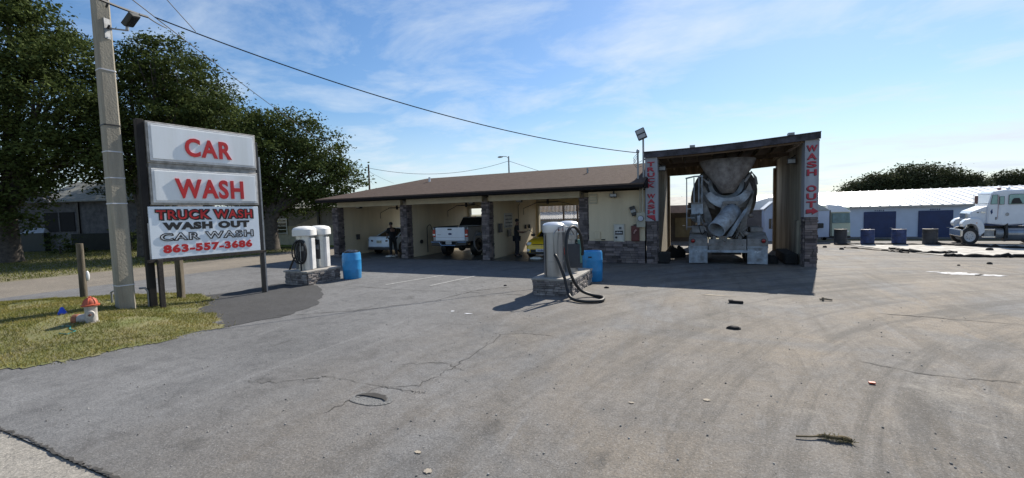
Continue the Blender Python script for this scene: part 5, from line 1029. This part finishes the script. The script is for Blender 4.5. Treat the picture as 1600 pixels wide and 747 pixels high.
for P2 in ([(1.1, 1.9), (1.17, 2.32), (1.37, 2.32), (1.37, 1.9)], [(1.47, 1.88), (1.47, 2.24), (1.65, 2.24), (1.65, 1.88)], [(1.84, 1.88), (1.84, 2.28), (1.9, 2.32), (2.42, 2.32), (2.5, 1.88)]):
    wn = MB().prism(P2, .02, .038).build('side_window', glassg, cab, bevel=.004); mb = MB()
    mb.tube([(p[0], .03, p[1]) for p in P2+[P2[0]]], .014, 6, cap=False); mb.build('window_frame', blackm, wn)
MB().prism([(1.92, 1.9), (1.98, 2.1), (2.05, 2.15), (2.25, 2.15), (2.38, 1.9)], .008, .018).build('seat_back', black, cab)
MB().prism([(1.1, 1.56), (1.17, 1.68), (1.2, 1.5), (1.14, 1.42)], .028, .04).build('door_emblem', navy, dr_); MB().box(1.32, 1.36, .02, .04, 1.18, 1.3).build('door_handle', blackm, dr_)
MB().tube([(1.4, .045, 1.2), (1.42, .03, 1.8), (1.42, .03, 2.3)], .015, 6).build('grab_rail', mat('pinkish_rail', (.5, .38, .38), .4), cab)
MB().lathe([(0, 0), (.07, 0), (.08, .01), (0, .012)], (1.8, .052, 1.42), 16, Matrix.Rotation(R(90), 3, 'X')).build('round_badge', steel_d, cab)
for x in (1.55, 1.92): MB().ball((x, .4, 2.6), (.1, .1, .07), 12, 8).build('roof_beacon', mat('beacon', (.5, .3, .27), .4) if x < 1.7 else white, cab, smooth=True)
mr_ = MB().box(.32, .46, -.32, -.2, 1.94, 2.3).build('mirror', mat('mirror_red_brown', (.16, .08, .07), .4), cab, bevel=.02)
MB().tube([(1.07, .05, 2.36), (.6, -.25, 2.38), (.27, -.25, 2.36), (.27, -.25, 1.95), (.45, -.25, 1.92), (1.02, .05, 1.92)], .016, 6).build('mirror_bracket', chrome, mr_)
MB().box(.78, 1.36, .05, .4, .34, .42).build('step', chrome, K, bevel=.01); MB().box(.84, 1.34, .06, .4, .68, .76).build('step', chrome, K, bevel=.01); MB().box(.9, 1.32, .12, .5, .42, .68).build('battery_box', steel_d, K)
MB().cyl((1.38, .3, .54), (1.72, .3, .54), .24, n=24).build('air_tank', steel_d, K, bevel=.02)
t_ = MB().cyl((1.86, .36, .53), (2.86, .36, .53), .35, n=28).build('fuel_tank', steel, K, bevel=.02)
for x in (1.78, 2.85): MB().cyl((x, .36, .53), (x+.06, .36, .53), .365, n=28).build('tank_strap', blackm, t_)
MB().prism([(1.72, .18), (1.76, .95), (1.85, 1.02), (1.86, .2)], .05, .3).build('bracket', blackm, K)
MB().box(.6, 6, .5, .7, .6, .85).build('frame_rail', blackm, K); MB().box(.6, 6, tw-.7, tw-.5, .6, .85).build('frame_rail', blackm, K)
wheel(K, .28, .2, .40, .40, .3, axis='y', rim=.62, rimm=mat('wheel_white', (.6, .6, .6), .4)); wheel(K, .28, tw-.2, .40, .40, .3, axis='y', rim=.62, rimm=MATS['wheel_white'])
for x in (3.3, 4.2): wheel(K, x, .25, .40, .40, .45, axis='y', rimm=MATS['wheel_white']); wheel(K, x, tw-.25, .40, .40, .45, axis='y', rimm=MATS['wheel_white'])
MB().lathe([(.25, -1.9), (.6, -1.5), (1.02, -.5), (1.04, .3), (.9, 1.0), (.5, 2.2)], (4.2, tw/2, 1.95), 36, Matrix.Rotation(R(82), 3, 'Y')).build('drum', pwhite, K, smooth=True)
MB().tube([(2.84, -.02, 1.0), (2.85, -.02, 1.3), (2.9, -.02, 1.42)], .025).build('valve_lever', black, K); MB().tube([(2.78, -.02, 1.2), (2.86, -.04, 1.1), (2.95, -.02, 1.25)], .015).build('air_hose', black, K)

# washout mat with black berm tubes
tarpm = mat('pale_dried_slurry', (.60, .58, .53), .95, c2=(.24, .22, .19), scale=2.2, bump=.4, bscale=8)
TP = [(6.6, 27.6), (7.4, 24.6), (8.1, 22.4), (8.6, 21.3), (12.0, 21.4), (16, 21.8), (17, 27.4)]
o = poly_sheet('washout_mat', TP, tarpm, .02, kind='', jit=.05); tag(o, 'pale slurry covered washout mat lying on the ground in front of the drums', 'mat')
def berm(P, r_, label, jx=.07):
    Q = spline([(x, y, hzf(x, y)+r_*.6) for x, y in P], 9); Q = [(q.x+random.gauss(0, jx), q.y+random.gauss(0, jx), q.z+random.gauss(0, .015)) for q in Q]
    o = MB().tube(Q, [r_*random.uniform(.6, 1.25) for _ in Q], 8).build('berm_tube', rub, smooth=True); return tag(o, label, 'berm', 'black berm tubes round the washout mat')
berm([(8.4, 21.35), (9.4, 21.2), (10.6, 21.3), (13, 21.3), (16, 21.8)], .075, 'long black tube along the near edge of the pale mat', .04)
berm([(7.75, 24.3), (7.95, 23.3), (8.5, 22.4), (9.3, 22.6)], .07, 'black folded tube on the near left corner of the pale mat')
berm([(6.3, 26.6), (8.2, 26.75), (10.2, 26.7), (10.9, 26.0)], .055, 'thin black tube along the foot of the four drums', .04)
berm([(10.3, 26.8), (11.3, 25.8), (12.2, 25.0), (13.2, 24.6), (15, 25.2)], .08, 'black tube below the front wheel of the parked mixer truck', .05)
o = berm([(6.2, 24.9), (6.7, 24.4), (7.3, 23.4), (7.7, 22.4)], .03, 'broken line of small black lumps left of the pale mat', .05)
for x, y, s in ((8.6, 18.9, .07), (10.2, 18.9, .05), (7.6, 18.3, .04), (5.9, 23.9, .09), (5.5, 25.0, .09), (10.9, 24, .12)):
    lump('dirt_clod', x, y, s, s*.8, s, {8.6: 'dark clod left of the white spill area beyond the lot', 10.2: 'small dark clod near the right edge of the lot', 7.6: 'smallest dark clod right behind the white spill', 5.9: 'dark clod left of the mat nearest the WASH OUT pier', 5.5: 'dark clod nearest the pale green van', 10.9: 'dark lump inside the pale mat below the truck'}[x], 'clod', mat('dark_clod', (.05, .045, .04), .95))

# ---------------------------------------------------------------- buildings glimpsed behind the bays
o = empty('brown_workshop', (-2.0, 28.4, 0), 0, 'low building with pinkish fascia and brown door seen through the tall bay', 'building')
MB().box(-2.5, 2.2, .9, 6, 0, 2.0).build('wall', mat('workshop_wall', (.10, .085, .07), .9), o); MB().hexa([(-2.7, -.3, 1.85), (2.4, -.3, 1.85), (2.4, 6, 2.9), (-2.7, 6, 2.9), (-2.7, -.3, 1.92), (2.4, -.3, 1.92), (2.4, 6, 2.97), (-2.7, 6, 2.97)]).build('roof', mat('workshop_roof', (.40, .39, .35), .8), o)
MB().box(-2.7, 2.4, -.36, -.30, 1.83, 2.3).build('fascia', mat('pink_fascia', (.34, .25, .21), .8), o)
dd = MB().box(.45, 1.4, .84, .9, .25, 1.5).build('door', mat('door_olive', (.19, .16, .09), .6), o); MB().box(.9, 1.05, .82, .84, .98, 1.02).build('handle', white, dd)
MB().box(.0, .16, .0, .1, 0, 1.6).build('side_sheet', mat('stacked_papers', (.4, .42, .45), .7), o); MB().box(2.0, 2.1, 0, .1, 0, 1.85).build('porch_post', blackm, o); MB().box(-2.4, -2.3, 0, .1, 0, 1.85).build('porch_post', blackm, o)
o = empty('blue_shed', (3.62, 29.6, hzf(3.6, 29.6)), R(0), 'little pale blue gabled shed visible between the mixer truck and the right wall', 'shed')
MB().prism([(-.1, 0), (.62, 0), (.62, 1.75), (.3, 2.3), (-.1, 1.9)], 0, 1.6).build('wall', wallblue, o); wd = MB().box(.1, .4, -.03, .0, .75, 1.35).build('window', glass, o); MB().box(.24, .26, -.04, -.03, .75, 1.35).build('mullion', wallblue, wd)
MB().hexa([(-.2, -.1, 1.88), (.3, -.1, 2.34), (.3, 1.7, 2.34), (-.2, 1.7, 1.88), (-.2, -.1, 1.94), (.3, -.1, 2.40), (.3, 1.7, 2.40), (-.2, 1.7, 1.94)]).build('roof', roofw, o)
MB().hexa([(.3, -.1, 2.34), (.75, -.1, 1.72), (.75, 1.7, 1.72), (.3, 1.7, 2.34), (.3, -.1, 2.40), (.75, -.1, 1.78), (.75, 1.7, 1.78), (.3, 1.7, 2.40)]).build('roof', roofw, o)
o = empty('white_roofed_shed', (2.2, 33, hzf(2.2, 33)), 0, 'grey shed with white roof behind the mixer truck drum', 'shed')
MB().box(-.2, 2.0, 0, 3, 0, 2.1).build('wall', mat('shed_grey', (.16, .15, .15), .9), o); MB().prism([(-.5, 2.1), (1.9, 2.9), (2.3, 2.9), (2.3, 2.1)], -.2, 3).build('roof', roofw, o)
o = empty('slatted_shed', (-10.4, 31.5, 0), 0, 'orange brown slatted fence shed with ribbed grey roof behind the yellow car bay', 'shed')
mb = MB()
for k in range(62): mb.box(-3.2+k*.11, -3.2+k*.11+.085, 0, .04, .1, 2.7+random.uniform(-.04, .04))
mb.build('slat_wall', mat('orange_slats', (.42, .24, .12), .8, var=.2, island=.3), o)
MB().hexa([(-3.3, -1.9, 1.55), (3.8, -1.9, 1.55), (3.8, -.05, 2.05), (-3.3, -.05, 2.05), (-3.3, -1.9, 1.6), (3.8, -1.9, 1.6), (3.8, -.05, 2.1), (-3.3, -.05, 2.1)]).build('roof', mat('ribbed_roof', (.42, .41, .39), .6), o)
mb = MB()
for k in range(40): x = -3.3+k*.18; mb.hexa([(x, -1.9, 1.6), (x+.05, -1.9, 1.6), (x+.05, -.05, 2.1), (x, -.05, 2.1), (x, -1.9, 1.64), (x+.05, -1.9, 1.64), (x+.05, -.05, 2.14), (x, -.05, 2.14)])
mb.build('roof_ribs', mat('ribbed_roof', (.42, .41, .39), .6), o); MB().box(-3.2, 3.7, -1.8, -1.7, 0, 1.5).build('lower_wall', mat('shed_beige', (.35, .34, .3), .8), o)  # lower wall in one plain beige
for k, x in enumerate((-7.9, -7.0, -6.3, -5.5)):
    o = MB().cyl((0, 0, 0), (0, 0, 2.85), .06, n=10).build('yard_post', mat('post_brown', (.16, .12, .09), .8)); o.location = (x, 25.6, 0); tag(o, 'thin brown post behind the yellow car bay, %s of the row' % ('leftmost', 'second', 'third', 'rightmost')[k], 'post', 'thin posts behind the third bay')

# ---------------------------------------------------------------- houses on the far side of the side road
H1 = empty('grey_house', (-47, 17.5, -.1), R(-24+90-66), 'weathered grey house with pale roof in the shade of the oaks', 'house')
H1.rotation_euler.z = R(24)
MB().box(-5.4, 6, 0, 6, 0, 4.15).build('wall', graywall, H1)
MB().hexa([(-3.4, -.5, 4.12), (6.3, -.5, 4.12), (6.3, 3, 6.0), (-3.4, 3, 6.0), (-3.4, -.5, 4.2), (6.3, -.5, 4.2), (6.3, 3, 6.08), (-3.4, 3, 6.08)]).build('roof', greyroof, H1)
MB().prism([(-5.6, 4.1), (-1.8, 4.1), (-3.7, 5.3)], -.6, 3).build('porch_gable', graywall, H1)
wn = MB().box(-3.1, -.6, -.05, .02, 1.7, 3.3).build('window', mat('dark_room', (.012, .012, .013), .9), H1); MB().box(-1.9, -1.8, -.08, -.05, 1.7, 3.3).build('window_frame', graywall, wn)
MB().box(-.3, -.15, -.12, .0, 0, 4.1).build('porch_post', blackm, H1); MB().box(-.1, 5.5, -.9, -.05, 0, 1.5).build('hedge_wall', mat('dark_hedge_wall', (.03, .032, .025), .95), H1)
o = empty('white_box_building', (-56.5, 17.2, -.1), R(24), 'bright white box building at the far left edge glimpsed under the oak', 'building'); MB().box(-6, 1.5, 0, 6, 0, 5.2).build('wall', white, o); MB().box(-6.1, 1.6, -.1, 6.1, 5.2, 5.35).build('roof', roofw, o)
o = empty('storage_bin', (-51, 15.2, 0), R(24), 'long low dark green bin in front of the white building', 'bin'); MB().box(-1.8, 1.8, 0, 1.5, 0, 1.55).build('body', mat('dark_bin', (.012, .02, .018), .6), o, bevel=.03); MB().hexa([(-.1, -.05, 1.55), (1.85, -.05, 1.55), (1.85, 1.5, 1.55), (-.1, 1.5, 1.55), (.2, .3, 1.95), (1.6, .3, 1.95), (1.6, 1.5, 1.95), (.2, 1.5, 1.95)]).build('lid', mat('bin_lid', (.35, .38, .42), .4), o)
H2 = empty('cream_house', (-38.5, 24.2, 0), 0, 'pale cream house with louvred window behind the right oak trunk', 'house')
MB().box(0, 16, .0, 8, 0, 1.55).build('lower_wall', creamwall, H2); MB().box(0, 16, .03, 8, 1.55, 2.9).build('upper_wall', mat('grey_lavender_wall', (.30, .29, .29), .9), H2)
MB().hexa([(-.5, -.5, 2.88), (16.5, -.5, 2.88), (16.5, 4, 4.1), (-.5, 4, 4.1), (-.5, -.5, 2.96), (16.5, -.5, 2.96), (16.5, 4, 4.18), (-.5, 4, 4.18)]).build('roof', greyroof, H2)
wn = MB().box(5.0, 7.4, -.03, .02, .9, 2.2).build('window', glass, H2)
for z in (.95, 1.25, 1.55, 1.85, 2.1): MB().box(5.0, 7.4, -.07, -.03, z, z+.05).build('window_bar', white, wn)
for x in (4.95, 6.15, 7.35): MB().box(x, x+.07, -.08, -.03, .85, 2.25).build('window_bar', white, wn)
MB().box(10.9, 11.1, -.1, 0, 0, 2.85).build('corner_post', blackm, H2)
MB().prism([(8.3, 1.55), (11.0, 1.55), (11.0, 2.35), (10.2, 2.1)], -.02, .028).build('gable_light_patch', mat('pinkish_light_tint', (.50, .44, .38), .8), H2)  # pinkish wedge painted for the light and shadow under the gable
tag(poly_sheet('lawn_strip', [(-36, 22.3), (-24.6, 22.3), (-24.6, 24.1), (-36, 24.1)], mat('lawn_green', (.20, .26, .03), .9, c2=(.14, .17, .03)), .02), kind='structure')

# ---------------------------------------------------------------- trees
oak = leafmat('oak_leaves', (.022, .034, .009), (.095, .125, .035)); oakfar = leafmat('far_leaves', (.025, .035, .011), (.08, .09, .05))
def crown(name, blobs, parent, m, dens=1150, lsz=.11, ccl=.36, npc=60):
    out = []
    for (cx, cy, cz, r_) in blobs:
        n = max(1, int(dens*r_*r_/npc)); u = rng.normal(size=(n, 3)); u /= np.linalg.norm(u, axis=1)[:, None]
        C = np.array([cx, cy, cz])+u*(r_*np.clip(rng.normal(.85, .2, n), .15, 1.22))[:, None]*np.array([1, 1, .85])
        P = np.repeat(C, npc, 0)+rng.normal(size=(n*npc, 3))*ccl*np.array([1, 1, .55])*rng.uniform(.5, 1.3, (n*npc, 1)); out.append(P)
    P = np.concatenate(out); n = len(P); a = rng.normal(size=(n, 3)); a[:, 2] *= .6; a /= np.linalg.norm(a, axis=1)[:, None]; b = np.cross(a, rng.normal(size=(n, 3))); b /= np.linalg.norm(b, axis=1)[:, None]
    s = lsz*rng.uniform(.5, 1.3, (n, 1)); V = np.stack([P-a*s, P+b*s*.5, P+a*s, P-b*s*.5], 1).reshape(-1, 3)
    me = tri_mesh(name, V, 4); me.materials.append(m); o = bpy.data.objects.new(name, me); col.objects.link(o); o.parent = parent; return o
def tree(base, tr, blobs, label, fork=2.6, m=oak, lean=(0, 0), group='trees', **k):
    b = Vector((base[0], base[1], hzf(*base))); o = empty('oak_tree', b, 0, label, 'tree', group)
    bl = [(x-b.x, y-b.y, z-b.z, r_) for x, y, z, r_ in blobs]
    mb = MB(); F = Vector((lean[0], lean[1], fork))
    mb.tube([(0, 0, -.3), (0, 0, .15), (lean[0]*.3, lean[1]*.3, fork*.4), F], [tr*1.5, tr*1.15, tr, tr*.9], 12)
    for x, y, z, r_ in bl:
        e = Vector((x, y, z)); d = e-F; mid = F+d*.5+Vector((0, 0, d.length*.08))
        Q = spline([F-Vector((0, 0, .3)), F+d*.2+Vector((0, 0, .3)), mid, e], 5); q = len(Q)
        mb.tube([p+Vector((random.gauss(0, .05), random.gauss(0, .05), 0)) for p in Q], [max(.03, tr*.55*(1-i/q)**1.1) for i in range(q)], 7)
        for _ in range(3):
            v = Vector((random.gauss(0, 1), random.gauss(0, 1), random.gauss(.2, .7))).normalized(); mb.tube([mid, mid.lerp(e+v*r_*.6, .5)+Vector((0, 0, .2)), e+v*r_*.8], [tr*.2, tr*.12, .02], 5)
    mb.build('trunk', bark, o, smooth=True); crown('crown', bl, o, m, **k); return o
T1 = [(-35.7, 11.0, 12.8, 2.9), (-33.0, 12.1, 11.2, 1.8), (-38.4, 9.7, 10.7, 3.3), (-34.4, 11.4, 8.8, 3.1), (-32.1, 12.4, 8.9, 1.6), (-36.0, 10.4, 6.1, 2.6), (-33.0, 11.8, 6.4, 1.9), (-31.9, 12.4, 6.1, 1.2), (-38.4, 9.3, 4.6, 2.6), (-34.4, 11.0, 4.0, 1.0), (-36.0, 10.2, 2.9, 1.1), (-34.6, 11.7, 13.9, 1.7)]
T2 = [(-34.7, 15.8, 12.2, 2.1), (-32.4, 16.9, 12.4, 1.9), (-30.4, 17.7, 10.8, 2.1), (-33.5, 16.2, 9.7, 3.0), (-29.1, 18.1, 8.5, 1.9), (-30.8, 17.3, 7.5, 3.0), (-35.1, 15.4, 8.5, 2.1), (-35.5, 15.1, 5.7, 1.9), (-32.8, 16.2, 5.2, 1.9), (-29.6, 17.6, 5.3, 2.4), (-32.3, 17.0, 13.5, 1.0), (-27.7, 18.7, 7.4, 1.3), (-27.1, 18.8, 5.7, 1.3)]
T3 = [(-28.0, 20.8, 8.2, 1.9), (-26.3, 21.5, 7.9, 1.9), (-24.5, 22.2, 6.5, 1.7), (-27.2, 21.0, 5.9, 2.7), (-24.7, 22.0, 4.9, 2.1), (-23.1, 22.8, 4.9, 1.2), (-28.9, 20.1, 4.6, 2.3), (-26.0, 21.4, 3.6, 1.4), (-29.1, 20.4, 9.0, 1.1), (-27.6, 20.6, 3.3, 1.2), (-24.1, 22.2, 3.9, 1.1), (-29.5, 19.7, 3.4, 1.5)]
tree((-37.5, 10.6), .5, T1, 'huge spreading dark oak filling the upper left corner beyond the side road', fork=3.0)
tree((-32.3, 15.0), .45, T2, 'tall dark oak standing directly behind the concrete pole and sign', fork=2.6)
tree((-27.2, 19.9), .42, T3, 'rounded dark oak between the sign and the wash building', fork=2.2)
tree((-41, 24), .5, [(-40, 22, 8, 3.3), (-36.5, 22.5, 9.2, 3.0), (-43.5, 22, 8.6, 3.4), (-40, 24, 11.3, 3.), (-47, 21, 8, 3.2)], 'dark oak behind the grey house filling the gap between the two big oaks', fork=4., dens=800)
FB = ([(28.2, 103, 5.6, 3.2), (31, 103, 6.8, 3), (26, 101, 4.6, 2.4), (33.5, 103, 5, 3.5)], [(36, 105, 7.3, 3.6), (39.2, 106, 7.6, 3.4), (34, 104, 7.2, 2.6), (38, 104, 4.5, 4.2)],
      [(43, 107, 7.0, 3.2), (46, 108, 6.0, 2.8), (44, 106, 4.4, 4), (48.2, 109, 5.2, 1.8)], [(51.5, 111, 6.0, 2.3), (54, 112, 5.2, 2.4), (52, 110, 3.5, 3)], [(57, 113, 6.2, 3.6), (61, 113, 6.5, 4), (65, 113, 6, 4), (58, 112, 3.4, 3.5)])
for P2, l in zip(FB, ('leftmost broad tree showing above the white storage roof', 'tallest domed tree rising above the white storage roof', 'dark tree sloping down to the gap above the storage roof', 'small thin crowned tree right of the gap above the storage roof', 'tree above the parked mixer truck at the right edge')):
    P2 = [(a+random.uniform(-.6, .6), b, c*.95-.7+random.uniform(-.5, .5), d*random.uniform(.62, .82)) for a, b, c, d in P2]+[(P2[0][0]+random.uniform(-3, 4), P2[0][1], random.uniform(4.6, 6.6), random.uniform(.7, 1.3)) for _ in range(5)]+[(P2[0][0]+q, P2[0][1], 2.6, 2.4) for q in (-1, 2.5)]; cx = sum(b[0] for b in P2)/len(P2); tree((cx, P2[0][1]), .5, P2, l, fork=2.5, m=oakfar, group='distant trees behind the storage building', dens=560, lsz=.21, ccl=.62, npc=22)
tree((-41.5, 47.5), .15, [(-41.5, 47.5, 5.5, 1.0), (-42.6, 47.3, 5.0, .9), (-40.4, 47.6, 5.0, .8)], 'small feathery treetop peeking over the left hip of the brown roof', fork=2., m=oakfar, group='distant trees', dens=260, lsz=.2)
tree((-3.2, 64), .15, [(-3.2, 64, 3.2, .6)], 'tiny treetop above the brown workshop in the tall bay opening', fork=2., m=oakfar, group='distant trees', dens=260, lsz=.2)
tree((8.3, 70), .2, [(8.3, 70, 2.4, .8)], 'tiny treetop right of the mixer drum in the tall bay opening', fork=2., m=oakfar, group='distant trees', dens=200, lsz=.25)
# dark backdrop of shrubs under the oaks
for k, (x, y, r_) in enumerate(((-44, 15, 1.0), (-40.5, 17.8, 1.1), (-37.8, 19.5, 1.0))):
    o = empty('shrub', (x, y, 0), 0, ('dark shrub at the left corner of the grey house', 'dark shrub before the grey house window', 'dark shrub right of the grey house window')[k], 'shrub', 'shrubs in the shade by the grey house'); MB().tube([(0, 0, 0), (0, 0, .6)], .06).build('stem', bark, o); crown('foliage', [(0, 0, .7, r_), (r_, .4, .6, r_*.8)], o, oak, dens=500, lsz=.1, ccl=.25)

# ---------------------------------------------------------------- far poles
fp1 = MB().cyl((0, 0, 0), (0, 0, 8.3), .13, .09, 10).build('wooden_pole', mat('pole_brown', (.10, .06, .05), .9)); fp1.location = (-35.9, 39.1, 0); tag(fp1, 'thin brown wooden pole rising behind the left end of the brown roof', 'power pole')
fp2 = empty('street_light', (-22.9, 50.6, 0), 0, 'distant grey pole with cobra head lamp behind the brown roof', 'street light')
MB().cyl((0, 0, 0), (0, 0, 9.5), .12, .09, 10).build('pole', steel_d, fp2); MB().tube([(0, 0, 9.2), (-.3, 0, 9.5), (-.9, 0, 9.55)], .04).build('arm', steel_d, fp2); MB().ball((-1.2, 0, 9.5), (.4, .15, .12)).build('lamp_head', steel_d, fp2, smooth=True)
# cables
cable(((-11.7, 5.95, 6.92), (-2.2, 16.75, 4.25)), .016, .5, 'thick black service cable sagging from the concrete pole to the tall bay mast', n=40)
cable(((-10.0, 3.6, 6.3), (-11.9, 5.9, 6.95)), .03, .05, 'black cable bundle crossing in front of the concrete pole')
cable(((-11.9, 5.9, 6.95), (-12.3, 6.5, 7.0)), .014, .02, 'short black cable tail behind the area flood light')
cable(((-12.05, 5.1, 8.9), (-11.3, 6.6, 6.75)), .009, .05, 'thin black wire from the pole top down past the flood light')
cable(((-12.2, 5.3, 7.6), (-33, 40, 6.0)), .012, .6, 'thin black wire running from the pole back over the oaks')
cable(((-35.9, 39.1, 7.9), (-22.9, 50.6, 8.9)), .022, 1.15, 'thin distant wire strung between the brown pole and the cobra lamp pole', group='distant wires')
cable(((-22.9, 50.6, 8.9), (-14, 60, 5.5)), .025, .1, 'distant guy wire sloping right from the cobra lamp pole', group='distant wires')

# ---------------------------------------------------------------- litter on the lot
o = MB().obox((0, 0, .03), .14, .035, .03).obox((-.1, .02, .05), .05, .05, .02).build('black_debris', rub, bevel=.015); o.location = (.69, 10.3, 0); tag(o, 'flat black scrap with a pale edge lying farther out on the lot', 'scrap')
lump('black_debris', .51, 8.1, .12, .06, .05, 'crumpled black scrap lying nearer the camera on the lot', 'scrap', rub)
lump('black_debris', -2.35, 11.4, .07, .04, .04, 'tiny dark scrap right of the middle island', 'scrap', rub); lump('black_debris', -5.2, 11.0, .05, .04, .03, 'tiny dark scrap left of the middle island', 'scrap', rub)
o = MB().tube(spline([(-.22, -.05, .015), (-.1, -.02, .02), (0, .03, .02), (.08, .01, .03), (.15, .05, .02), (.2, .02, .02)], 5), [.008]*8+[.016]*10+[.02]*8).build('twig', mat('brown_twig', (.12, .09, .045), .95, bump=.8), smooth=True)
o.location = (1.0, 4.45, .005); tag(o, 'brown leafy twig lying on the asphalt in the right foreground', 'twig')
tuft = []
for _ in range(90):
    a = random.uniform(-.02, .22); tuft.append(((a, random.gauss(.02, .02), .01), (a+random.gauss(0, .03), random.gauss(.02, .03), random.uniform(.01, .05))))
mb = MB()
for a, b in tuft: mb.tube([a, b], .0025, 4)
mb.build('dry_leaves', mat('dry_leaf', (.17, .14, .06), .95), o)
o = MB().obox((0, 0, .012), .03, .02, .008).build('red_scrap', mat('orange_red', (.6, .07, .02), .5)); o.location = (1.81, 6.07, .004); tag(o, 'small orange red scrap on the right of the lot', 'scrap')
o = MB().tube([(-.1, 0, .03), (.0, .02, .04), (.12, -.02, .03)], .02).box(-.06, -.03, -.03, .03, 0, .08).build('metal_scrap', mat('scrap_brown', (.22, .18, .13), .8)); o.location = (2.47, 11.1, .0); tag(o, 'small brown bent metal scrap right of the tall bay shadow', 'scrap')
peb = mat('pebble', (.30, .29, .27), .9, island=.5); mb = MB()
for _ in range(650):
    x, y = random.uniform(-7, 7), 1.9+abs(random.gauss(0, 4)); s = random.uniform(.004, .013)
    mb.ball((x, y, s*.5), (s, s*random.uniform(.6, 1), s*.6), 5, 3)
tag(mb.build('loose_gravel', peb), 'loose grit and small stones scattered over the asphalt', 'gravel', kind='stuff')
bpy.context.view_layer.update()
